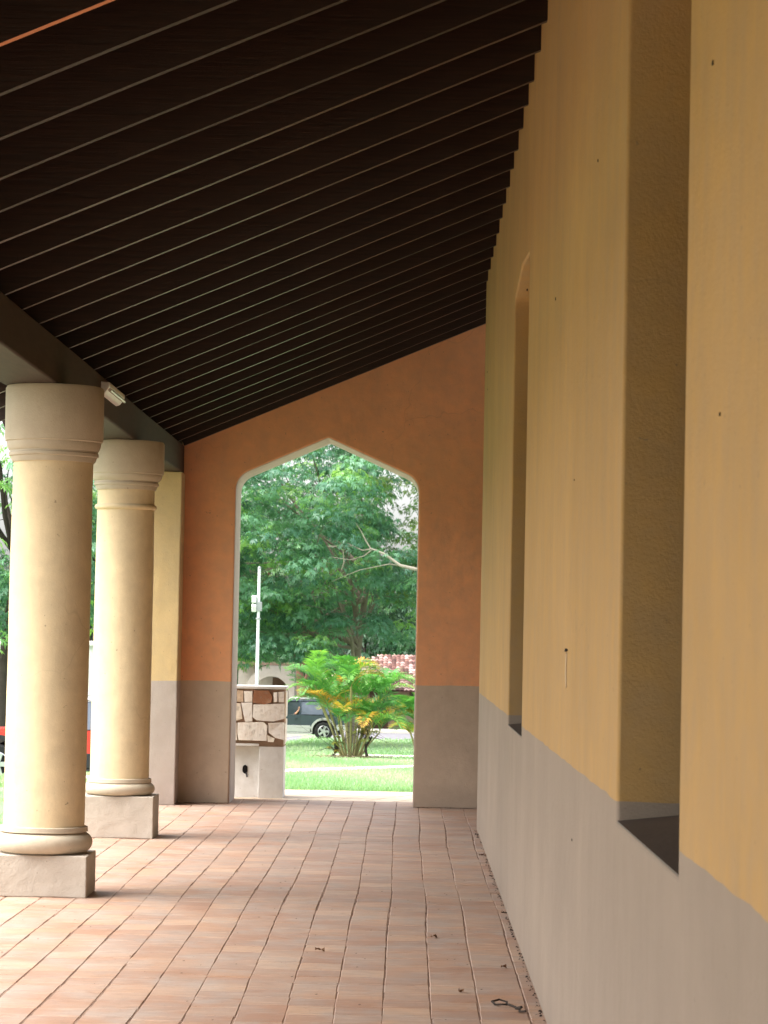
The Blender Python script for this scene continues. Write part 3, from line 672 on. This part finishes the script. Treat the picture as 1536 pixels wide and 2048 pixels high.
# ------------------------------------------------------------------ palm clumps
def frond(L, rnd, curve, nleaf=24, ll=.46, w=.042):
    """arching frond in local frame: grows along +x, up +z. returns quads and rachis points"""
    pts = []; a = 1.42-rnd.uniform(0, .4); p = np.zeros(3)
    for i in range(nleaf+1):
        pts.append(p.copy()); p = p+np.array([math.cos(a), 0, math.sin(a)])*L/nleaf; a -= curve/nleaf
    Q = []
    for i in range(4, nleaf+1):
        t = i/nleaf; l = ll*math.sin(PI*(.18+.78*t))**.7*(1 if t < .95 else .7); tan = pts[i]-pts[i-1]; tan /= np.linalg.norm(tan)
        nrm = np.array([-tan[2], 0, tan[0]])
        for sgn in (1, -1):
            d = tan*.62+np.array([0, sgn, 0])*.75+nrm*.38; d /= np.linalg.norm(d); d += rnd.normal(size=3)*.07
            m_ = pts[i]+d*l*.5; e = pts[i]+d*l+np.array([0, 0, -.22*l]); sd_ = np.cross(d, nrm); sd_ /= np.linalg.norm(sd_)
            Q.append([pts[i]-sd_*w*.25, m_-sd_*w*.5, e, m_+sd_*w*.5])
    return np.array(Q), pts
def palm(label, x, y, nst, h, spread, seed, yellow=.15, fl=1.15):
    rnd = np.random.default_rng(seed); z0 = float(gz(x, y)); t = thing('palm_clump', label, 'palm', (x, y, z0), 0, 'clumping palms on the lawn')
    for s in range(nst):
        th = 2*PI*s/nst+rnd.uniform(-.4, .4); k = rnd.uniform(.3, 1); b = np.array([math.cos(th), math.sin(th), 0])*.26*k
        hh = h*rnd.uniform(.32, 1); e = b+np.array([math.cos(th), math.sin(th), 0])*spread*k*.55+np.array([0, 0, hh])
        mid = (b+e)/2+np.array([0, 0, .03]); mb = MB(); mb.tube([tuple(b-[0, 0, .1]), tuple(mid), tuple(e)], [.032, .026, .02], 8); st = mb.build('stem', M_cane, t, smooth=True)
        Q = []; T = []
        for f in range(rnd.integers(5, 7)):
            q, pts = frond(fl*rnd.uniform(.75, 1.1), rnd, rnd.uniform(1.0, 2.3)); az = th+rnd.uniform(-1.7, 1.7)+(PI if rnd.random() < .2 else 0)
            M3 = np.array([[math.cos(az), -math.sin(az), 0], [math.sin(az), math.cos(az), 0], [0, 0, 1]])
            r_ = []
            for i in range(len(pts)-1):
                a_, b_ = pts[i], pts[i+1]; r_.append([a_+[0, .009, 0], a_-[0, .009, 0], b_-[0, .006, 0], b_+[0, .006, 0]]); r_.append([a_+[0, 0, .009], a_-[0, 0, .009], b_-[0, 0, .006], b_+[0, 0, .006]])
            q = np.concatenate([q, np.array(r_)]); Q.append(q @ M3.T+e); yl = rnd.random() < yellow*(1.3 if hh < h*.6 else .25)
            tv = rnd.uniform(.84, 1) if yl else rnd.uniform(.1, .78); T.append(np.clip(tv+rnd.normal(size=len(q))*.05, 0, 1))
        for f in range(2):      # spear leaves
            d = rnd.normal(size=2)*.12; q = np.array([[[0, -.012, 0], [0, .012, 0], [d[0], d[1]+.004, .5], [d[0], d[1]-.004, .5]]]); Q.append(q+e); T.append(np.array([.7]))
        quads('fronds', np.concatenate(Q), M_palm, t, np.concatenate(T))
    return t
palm('tall green palm clump with some yellow fronds in the middle of the doorway view', -1.52, 76, 21, 2.3, 1.9, 11, .16, 1.35)
palm('yellowing palm clump at the right edge of the doorway view', .62, 88, 11, 1.45, 1.3, 12, .55, 1.0)

# ------------------------------------------------------------------ houses across the road
def house_roof(parent, x0, x1, y0, y1, ze, zr, hipx):
    ym = (y0+y1)/2
    tiled(y0-.5, ym, x0-.5, x1+.5, lambda y: ze-.25+(zr-ze+.25)*(y-y0+.5)/(ym-y0+.5), M_roof, .21, .30, parent, True, .05, lambda y, x: (x-(x0-.5)) > (y-y0+.5)*hipx and ((x1+.5)-x) > (y-y0+.5)*hipx)
    mb = MB(); e = hipx*(ym-y0+.5)
    mb.add([(x0-.5, y0-.5, ze-.27), (x1+.5, y0-.5, ze-.27), (x1+.5, y1+.5, ze-.27), (x0-.5, y1+.5, ze-.27), (x0-.5+e, ym, zr-.03), (x1+.5-e, ym, zr-.03)],
           [(0, 1, 2, 3), (0, 1, 5, 4), (1, 2, 5), (2, 3, 4, 5), (3, 0, 4)])
    o = mb.build('roof', M_roof, parent); a = o.data.attributes.new('tone', 'FLOAT', 'FACE'); a.data.foreach_set('value', [.35]*5); return o
gzb = float(gz(0, 127))
hb = thing('tiled_house', 'low brown house with a red barrel tiled hip roof beyond the road', 'house', (0, 0, 0))
mb = MB(); mb.box(-4.6, 9, 127.5, 136, gzb-.3, -1.2); mb.build('wall', M_brownwall, hb)
house_roof(hb, -4.6, 9, 127.5, 136, -.95, .48, .8)
for (a, b) in ((-3.6, -2.7), (.2, 1.3), (3.2, 4.3)):
    mb = MB(); mb.box(a, b, 127.44, 127.5, gzb+1.0, gzb+1.95); w = mb.build('window', M_frame, hb)
    mb = MB(); mb.box(a+.08, b-.08, 127.425, 127.438, gzb+1.08, gzb+1.87); mb.build('pane', M_glassdark, w)
mb = MB(); mb.box(-1.7, -.8, 127.44, 127.5, gzb, gzb+1.95); mb.build('door', M_frame, hb)
# white porch with an arch
pc = thing('white_porch', 'white mission style porch with a round arch and sloping left buttress', 'porch', (-6.3, 124.6, gzb))
H = 2.95
arch = [(.82*math.cos(a), 1.62+.82*math.sin(a)) for a in np.linspace(0, PI, 17)]
outer = [(1.12, 0), (1.08, H), (-.15, H), (-.62, 2.78), (-1.0, 2.35), (-1.35, 1.7), (-1.62, .9), (-1.75, 0), (-.82, 0)]+arch[::-1]+[(.82, 0)]
wall_mesh('wall', outer, [], .35, .01, Matrix(((1, 0, 0, 0), (0, 0, -1, .175), (0, 1, 0, 0), (0, 0, 0, 1))), M_whiteshade, pc)
mb = MB(); mb.box(-1.7, 1.1, 2.2, 2.35, 0, 2.9); mb.box(1.0, 1.1, .36, 2.19, 0, 2.9); mb.each('back_wall', M_whiteshade, pc)
mb = MB(); mb.box(-.05, .95, 2.15, 2.195, 0, 2.35); mb.build('door', M_frame, pc)
mb = MB(); mb.box(-1.7, 1.15, .02, 2.4, 2.96, 3.1); mb.build('roof', M_brownwall, pc)
# long white house on the left
z0 = -3.2; wh = thing('white_house', 'long bright white house with dark arched openings across the lawn on the left', 'house', (-15, 94, z0))
def arc2(c, r, z): return [(c-r, .02)]+[(c+r*math.cos(a), z+r*math.sin(a)) for a in np.linspace(PI, 0, 15)]+[(c+r, .02)]
wall_mesh('wall', [(-14, 0), (8.5, 0), (8.5, 4.1), (-14, 4.1)], [arc2(c, .8, 1.7) for c in (-9, -5.5, -.45, 5.9)], .4, .01, Matrix(((1, 0, 0, 0), (0, 0, -1, .2), (0, 1, 0, 0), (0, 0, 0, 1))), M_white, wh)
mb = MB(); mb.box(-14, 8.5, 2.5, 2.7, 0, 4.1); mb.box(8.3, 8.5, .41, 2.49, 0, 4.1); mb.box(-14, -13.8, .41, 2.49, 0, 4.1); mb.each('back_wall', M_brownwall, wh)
mb = MB(); mb.box(-14.2, 8.7, -.1, 2.9, 4.102, 4.25); mb.build('roof', M_white, wh)

# ------------------------------------------------------------------ vehicles
M_tyre = simple('tyre_rubber', (.02, .02, .02), .8, .2); M_rim = simple('alloy_rim', (.55, .55, .56), .3, .5, .8)
M_cgl = simple('car_glass', (.03, .04, .045), .06, .7, var=.3); M_cglb = simple('tinted_car_glass', (.10, .115, .15), .05, .8, var=.2)
M_blackp = simple('black_plastic', (.02, .02, .022), .6, .3); M_seat = simple('car_interior', (.015, .015, .015), .8)
M_red = simple('tail_light_red', (.45, .02, .02), .2, .5)
def vehicle(name, label, loc, rz, paint, lower, roofm, open_front=True):
    """local: x forward = -x (front at x=0, rear at x=4.6), y across, z up"""
    t = thing(name, label, 'car', loc, rz); Wd = .88; wx = (.88, 3.52); wr = .385; ar = .47
    def archpts(c): return [(c+ar*math.cos(a), wr+ar*math.sin(a)) for a in np.linspace(PI, 0, 13) if wr+ar*math.sin(a) >= .36]
    low = [(.03, .42)]+[(wx[0]-ar, .40)]+archpts(wx[0])+[(wx[0]+ar, .36), (wx[1]-ar, .36)]+archpts(wx[1])+[(wx[1]+ar, .42), (4.58, .46), (4.62, .62), (4.58, 1.02), (1.2, 1.07), (.62, 1.03), (.16, .95), (.02, .80)]
    mb = MB(); mb.prism(low, 'y', -Wd, Wd); body = mb.build('body', paint, t, bev=.035)
    # cabin: tapered towards the roof
    P = [(1.12, 1.05), (1.78, 1.58), (1.98, 1.66), (4.22, 1.66), (4.42, 1.58), (4.58, 1.03)]; n = len(P)
    def yy(z): return Wd-.02-.17*max(0, (z-1.05)/.61)**1.1
    pts = {}
    # pillars and roof as a frame of bars; leaves real window openings
    def bar(a, b, w1, w2, sgn):
        pass
    mbp = MB()
    def strip(p0, p1, hw):
        d = Vector((p1[0]-p0[0], p1[1]-p0[1])).normalized(); nrm = Vector((-d.y, d.x))*hw
        for s in (-1, 1):
            q = [(p0[0]+nrm.x, p0[1]+nrm.y), (p1[0]+nrm.x, p1[1]+nrm.y), (p1[0]-nrm.x, p1[1]-nrm.y), (p0[0]-nrm.x, p0[1]-nrm.y)]
            V = [(x, s*yy(z), z) for x, z in q]+[(x, s*(yy(z)-.05), z) for x, z in q]
            mbp.add(V, [(0, 1, 2, 3), (7, 6, 5, 4)]+[(i, (i+1) % 4, 4+(i+1) % 4, 4+i) for i in range(4)])
    strip((1.15, 1.04), (1.84, 1.60), .035); strip((2.52, 1.04), (2.52, 1.62), .04); strip((3.52, 1.04), (3.50, 1.62), .045); strip((4.54, 1.04), (4.36, 1.62), .06)
    mbp.each('pillar', paint, t)
    mb = MB(); V = []
    for (x, z) in [(1.80, 1.595), (1.98, 1.655), (3.1, 1.675), (4.22, 1.66), (4.42, 1.595)]:
        V += [(x, -yy(z)-.01, z-.035), (x, -yy(z)+.08, z), (x, 0, z+.015), (x, yy(z)-.08, z), (x, yy(z)+.01, z-.035)]
    F = [(5*i+j, 5*i+j+1, 5*i+j+6, 5*i+j+5) for i in range(4) for j in range(4)]
    mb.add(V, F); V2 = [(x, y, z-.03) for x, y, z in V]; mb.add(V2, F); mb.build('roof', roofm, t, smooth=True, fix=False)
    mb = MB()
    for s in (-1, 1):
        mb.tube([(2.05, s*.62, 1.67), (2.1, s*.62, 1.73), (4.05, s*.62, 1.73), (4.12, s*.62, 1.67)], .016, 8)
    for x in (2.5, 3.6): mb.tube([(x, -.62, 1.735), (x, .62, 1.735)], .014, 8)
    mb.build('roof_rack', M_grey, t, smooth=True)
    def pane(name, pts, sides, mat, inset=.025):
        for s in sides:
            mb = MB(); V = [(x, s*(yy(z)-inset), z) for x, z in pts]+[(x, s*(yy(z)-inset-.008), z) for x, z in pts]; n = len(pts)
            mb.add(V, [tuple(range(n)), tuple(range(2*n-1, n-1, -1))]+[(i, (i+1) % n, n+(i+1) % n, n+i) for i in range(n)]); mb.build(name, mat, t)
    pane('window', [(1.28, 1.07), (1.9, 1.6), (2.48, 1.6), (2.48, 1.07)], (-1,) if open_front else (1, -1), M_cgl)
    pane('window', [(2.56, 1.07), (2.56, 1.6), (3.46, 1.6), (3.47, 1.07)], (1, -1), M_cglb)
    pane('window', [(3.57, 1.07), (3.55, 1.6), (4.31, 1.6), (4.47, 1.07)], (1, -1), M_cglb)
    mb = MB(); mb.add([(1.16, -.80, 1.07), (1.16, .80, 1.07), (1.84, .66, 1.6), (1.84, -.66, 1.6)], [(0, 1, 2, 3)]); mb.build('windscreen', M_cgl, t)
    mb = MB(); mb.add([(4.56, -.80, 1.06), (4.56, .80, 1.06), (4.42, .66, 1.6), (4.42, -.66, 1.6)], [(0, 1, 2, 3)]); mb.build('rear_window', M_cglb, t)
    mb = MB(); mb.box(1.3, 4.5, -.8, .8, .5, .72); mb.box(1.25, 1.6, -.8, .8, .72, 1.06)
    for s in (-.4, .4): mb.box(2.2, 2.7, s-.25, s+.25, .72, .9); mb.box(2.6, 2.74, s-.25, s+.25, .9, 1.4); mb.box(2.62, 2.72, s-.12, s+.12, 1.4, 1.55)
    mb.box(3.3, 3.45, -.7, .7, .72, 1.35); mb.each('interior_panel', M_seat, t)
    # lower cladding with flares
    for s in (-1, 1):
        mb = MB(); a0, a1 = sorted((s*(Wd-.01), s*(Wd+.022)))
        mb.prism([(wx[0]+ar+.0, .34), (wx[1]-ar, .34), (wx[1]-ar-.09, .62), (wx[0]+ar+.09, .62)], 'y', a0, a1)
        mb.prism([(wx[1]+ar, .42), (4.60, .46), (4.63, .66), (wx[1]+ar+.08, .66)], 'y', a0, a1)
        mb.prism([(.02, .42), (wx[0]-ar, .40), (wx[0]-ar-.08, .66), (.01, .66)], 'y', a0, a1)
        mb.each('cladding', lower, t, bev=.01)
        for c in wx:
            mb = MB(); A = np.linspace(PI+.15, -.15, 18); mb.prism([(c+ar*math.cos(a), wr+ar*math.sin(a)) for a in A]+[(c+(ar+.09)*math.cos(a), wr+(ar+.09)*math.sin(a)) for a in A[::-1]], 'y', a0, a1+(.012 if s > 0 else 0)); mb.build('wheel_flare', lower, t)
        mb = MB(); 
        for x in (2.30, 3.38): mb.box(x, x+.13, s*(Wd+.012)-.012, s*(Wd+.012)+.012, .88, .905)
        mb.each('door_handle', M_blackp, t)
        mb = MB()
        for x in (1.42, 2.53, 3.50): mb.box(x, x+.014, s*(Wd+.0015)-.002, s*(Wd+.0015)+.002, .63, 1.02)
        mb.each('door_gap', M_blackp, t)
        mb = MB(); mb.box(wx[0]+ar+.02, wx[1]-ar-.02, s*(Wd-.02)-.06, s*(Wd-.02)+.06, .26, .32); mb.build('running_board', lower, t, bev=.01)
        mb = MB(); mb.box(1.30, 1.42, s*(Wd+.09)-.09, s*(Wd+.09)+.09, 1.05, 1.2); mb.build('mirror', M_blackp, t, bev=.03)
        mb = MB(); mb.box(4.45, 4.635, s*.76-.13, s*.76+.13, .72, .98); mb.build('tail_light', M_red, t, bev=.01)
        mb = MB(); mb.box(.0, .12, s*.68-.17, s*.68+.17, .68, .84); mb.build('headlight', M_lens, t, bev=.02)
    mb = MB(); mb.box(-.05, .14, -.86, .86, .40, .62); mb.build('bumper', lower, t, bev=.04)
    mb = MB(); mb.box(4.5, 4.70, -.86, .86, .42, .64); mb.build('bumper', lower, t, bev=.04)
    mb = MB(); mb.box(-.01, .1, -.45, .45, .66, .86); mb.build('grille', M_blackp, t)
    mb = MB(); mb.box(.4, 4.3, -.72, .72, .25, .5); mb.build('chassis', M_blackp, t)
    for x in wx:
        for s in (-1, 1):
            Mx = Matrix.Translation((x, s*(Wd-.10), wr)) @ Matrix.Rotation(-s*PI/2, 4, 'X')
            b = MB(); b.lathe([(.22, -.11), (.34, -.115), (.375, -.09), (wr, -.03), (wr, .03), (.375, .09), (.34, .115), (.24, .11), (.22, .06)], n=32); b.v = [tuple(Mx @ Vector(v)) for v in b.v]; wheel = b.build('wheel', M_tyre, t, smooth=True)
            b = MB(); b.lathe([(.235, .02), (.235, .105), (.215, .115), (.21, .04)], n=32)
            for k in range(5):
                a = 2*PI*k/5; b.box(.03, .22, -.045, .045, .05, .1, Matrix.Rotation(a, 4, 'Z'))
            b.lathe([(.06, .04), (.06, .112), (.03, .118)], n=16); b.v = [tuple(Mx @ Vector(v)) for v in b.v]; b.build('rim', M_rim, wheel)
    return t
M_grn = simple('dark_grey_green_paint', (.05, .066, .085), .25, .5, .3, coat=.6); M_sil = simple('silver_paint', (.50, .49, .49), .35, .5, .5)
M_redp = simple('red_paint', (.60, .025, .02), .25, .5, coat=.6)
YC = 111.0; zc = float(gz(-3, YC))+.02
vehicle('suv', 'dark grey estate jeep with silver lower panels on the road, front window open', (-3.36-3.52, YC, zc), 0, M_grn, M_sil, M_grn)
zj = float(gz(-9, 58))
vehicle('jeep', 'red jeep with a white hardtop parked on the grass behind the nearest column', (-9.8, 58.5, zj), 0, M_redp, M_blackp, M_metalwhite, False).scale = (1.12, 1.12, 1.14)

# ------------------------------------------------------------------ person at the wheel, forearm up in the open window
M_skin = simple('skin', (.42, .22, .14), .6, .3, var=.06); M_shirt = simple('shirt', (.62, .62, .66), .8, .1); M_hair = simple('dark_hair', (.015, .012, .01), .6)
pr = thing('person', 'driver in a pale shirt resting a bare forearm on the open car window', 'person', (-3.36-3.52+2.3, YC-.45, zc+.78))
def skin_fig(name, verts, edges, radii, mat, parent, sub=2):
    me = bpy.data.meshes.new(name); me.from_pydata(verts, edges, []); o = link(name, me, mat, parent)
    o.modifiers.new('skin', 'SKIN'); me.skin_vertices.new() if not me.skin_vertices else None
    for i, r in enumerate(radii): me.skin_vertices[0].data[i].radius = (r, r)
    me.skin_vertices[0].data[0].use_root = True
    m_ = o.modifiers.new('sub', 'SUBSURF'); m_.levels = sub; m_.render_levels = sub; return o
# sitting, facing -x; near arm on the -y side
V = [(0.1, 0, .02), (.12, 0, .22), (.12, 0, .40), (.11, 0, .50), (.08, 0, .58), (.05, 0, .68), (.03, 0, .76),
     (.11, -.17, .44), (.02, -.36, .28), (.14, -.40, .42), (.19, -.41, .50),
     (.11, .17, .44), (.0, .24, .22), (-.28, .2, .30), (-.36, .2, .32),
     (-.30, -.1, .02), (-.42, -.1, -.35), (-.30, .1, .02), (-.42, .1, -.35)]
E = [(0, 1), (1, 2), (2, 3), (3, 4), (4, 5), (5, 6), (2, 7), (7, 8), (8, 9), (9, 10), (2, 11), (11, 12), (12, 13), (13, 14), (0, 15), (15, 16), (0, 17), (17, 18)]
Rr = [.13, .12, .13, .06, .075, .095, .07, .06, .045, .032, .03, .06, .042, .03, .03, .08, .05, .08, .05]
skin_fig('body', V, E, Rr, M_skin, pr)
hand = (.19, -.41, .50)
mbv = [hand]; ed = []; rad = [.030]
for k, (dx, dz) in enumerate(((-.03, .10), (-.01, .115), (.012, .11), (.032, .095), (-.06, .04))):
    i = len(mbv); mbv += [(hand[0]+dx*.5, hand[1], hand[2]+dz*.5), (hand[0]+dx, hand[1]-.01, hand[2]+dz)]; ed += [(0, i), (i, i+1)]; rad += [.010, .008]
skin_fig('hand', mbv, ed, rad, M_skin, pr, 1)
skin_fig('shirt', [(.1, 0, .06), (.12, 0, .22), (.12, 0, .41), (.11, -.18, .43), (.07, -.27, .36), (.11, .18, .43), (.05, .23, .30)], [(0, 1), (1, 2), (2, 3), (3, 4), (2, 5), (5, 6)], [.15, .14, .145, .08, .065, .08, .065], M_shirt, pr)
skin_fig('hair', [(.10, 0, .66), (.07, 0, .76), (.12, 0, .70)], [(0, 1), (1, 2)], [.085, .09, .07], M_hair, pr, 1)
mb = MB()
for s in (-1, 1): mb.box(-.052, -.04, s*.035-.012, s*.035+.012, .70, .712)
mb.each('eye', M_hair, pr); mb = MB(); mb.prism([(-.045, .69), (-.075, .655), (-.04, .65)], 'y', -.014, .014); mb.build('nose', M_skin, pr)

# ------------------------------------------------------------------ litter on the floor
def dleaf(x, y, s, rz, lab):
    mb = MB(); V = []; n = 7
    for i in range(n):
        t = i/(n-1); w = .32*math.sin(PI*min(1, t*1.02))**.8; V += [(s*(t-.5), -s*w, .010*math.sin(t*5)+.006), (s*(t-.5), 0, .002+.008*math.sin(t*4)), (s*(t-.5), s*w, .009+.008*math.cos(t*6))]
    mb.add(V, [(3*i+j, 3*i+j+1, 3*i+j+4, 3*i+j+3) for i in range(n-1) for j in range(2)])
    o = mb.build('dry_leaf', M_dryleaf, None, loc=(x, y, .002)); o.rotation_euler = (0, 0, rz); tag(o, lab, 'leaf', 'dry leaves on the tiles')
dleaf(.55, 18.2, .06, .4, 'small dark dry leaf against the foot of the yellow wall, far along')
dleaf(.165, 13.25, .05, 1.1, 'curled dry leaf on the tiles about a metre left of the yellow wall, farther one')
dleaf(-.38, 12.6, .045, .2, 'dry leaf lying in the middle of the tiled floor')
dleaf(.26, 11.25, .04, 2.0, 'dry leaf in the foreground nearest the lower edge')
dleaf(.47, 12.1, .04, .9, 'tiny dry leaf between the twig and the wall, in front of the far leaf')
mb = MB(); pts = [(-.05, .10, .008), (-.062, .16, .012), (-.03, .20, .015), (0, .17, .01), (-.005, .1, .012), (.02, .05, .01), (.045, -.02, .008), (.04, -.07, .006), (.065, -.09, .01)]
mb.tube(pts, .0045, 6); mb.tube([(-.05, .10, .008), (-.02, .08, .012), (.0, .09, .01)], .004, 6); mb.tube([(.03, .0, .008), (.05, -.05, .02)], .006, 6)
o = mb.build('twig', M_barkd, None, smooth=True, loc=(.44, 10.75, .0)); tag(o, 'looped dark twig on the tiles near the foot of the yellow wall', 'twig')
Q = []
for i in range(230):
    y = random.uniform(9, 20.6); x = XW-abs(random.gauss(0, .009))-.002; s = random.uniform(.002, .008)
    a = random.uniform(0, PI); c, s_ = math.cos(a)*s, math.sin(a)*s; Q.append([(x-c, y-s_, .002), (x+s_, y-c, .003), (x+c, y+s_, .002+s), (x-s_, y+c, .003)])
for i in range(160):
    y = random.uniform(22.8, 23.18); x = random.uniform(-1.9, 2.3); 
    if -1.5 < x < .08: continue
    s = random.uniform(.003, .009); Q.append([(x-s, 23.19-abs(random.gauss(0, .02)), .002), (x, 23.16, .003), (x+s, 23.18, .002+s), (x, 23.19, .003)])
for i in range(160):
    y = random.uniform(9, 22); x = random.uniform(-2.2, .5); s = random.uniform(.002, .005); Q.append([(x-s, y-s, .001), (x+s, y-s, .002), (x+s, y+s, .003), (x-s, y+s, .002)])
o = quads('floor_litter', np.array(Q), M_hole); tag(o, 'dark crumbs of dirt along the foot of the walls', 'litter', kind='stuff')

# ------------------------------------------------------------------ grass blades and leaf mulch
def blades(n, xr, yr, h, seed, skip=None):
    rnd = np.random.default_rng(seed); x = rnd.uniform(*xr, n); y = yr[0]+(yr[1]-yr[0])*rnd.random(n)**1.3
    lim = np.abs(y)*.17 if xr[0] < -3 else None
    if skip is not None: k = ~skip(x, y); x, y = x[k], y[k]; n = len(x)
    z = gz(x, y); a = rnd.uniform(0, 2*PI, n); hh = h*rnd.uniform(.5, 1.3, n); w = .004+.00012*y
    dx, dy = np.cos(a)*w, np.sin(a)*w; lx, ly = rnd.normal(size=n)*hh*.4, rnd.normal(size=n)*hh*.4
    Q = np.stack([np.stack([x-dx, y-dy, z-.01], 1), np.stack([x+dx, y+dy, z-.01], 1), np.stack([x+dx*.2+lx, y+dy*.2+ly, z+hh], 1), np.stack([x-dx*.2+lx, y-dy*.2+ly, z+hh], 1)], 1)
    t = np.clip(.45+.35*np.sin(x*1.3+y*.21)+rnd.normal(size=n)*.25, 0, 1); return Q, t
PA = lambda x: 42+6.1*(x+1.9)        # first footpath centre line
PW1 = 2.9
PB = lambda x: 80.+.0*x
def inpath(x, y): return (np.abs(y-PA(x)) < PW1+.05) | ((np.abs(y-82) < 1.15) & (x > -2.2))
path('footpath', PA, PW1*2, -4.2, 5); path('footpath', lambda x: 82+0*x, 2.2, -2.2, 14)
q1, t1 = blades(90000, (-5, 1.2), (25.85, 60), .055, 91, inpath); q2, t2_ = blades(26000, (-10.5, -2.6), (18.4, 58), .06, 92); q3, t3 = blades(26000, (-7, 2.5), (60, 109), .08, 93, inpath)
o = quads('grass', np.concatenate([q1, q2, q3]), M_blade, None, np.concatenate([t1, t2_, t3])); tag(o, 'short green lawn grass outside the gallery', 'grass', kind='stuff')
# dead fronds and leaf litter round the foot of the palm
rnd = np.random.default_rng(5); n = 700; x = -1.5+rnd.normal(size=n)*.55; y = 76+rnd.normal(size=n)*.8; z = gz(x, y)+.03+rnd.random(n)*.08
C_ = np.stack([x, y, z], 1); Q = leaf_rosettes(C_, np.tile([0, 0, 1.], (n, 1)), .09, 2, rnd, .1, .4)
o = quads('leaf_mulch', Q, m_leaf('mulch', [(0, (.20, .13, .08)), (1, (.42, .33, .25))], .1), None, rnd.random(len(Q))); tag(o, 'brown fallen leaves around the foot of the middle palm clump', 'leaves', kind='stuff')
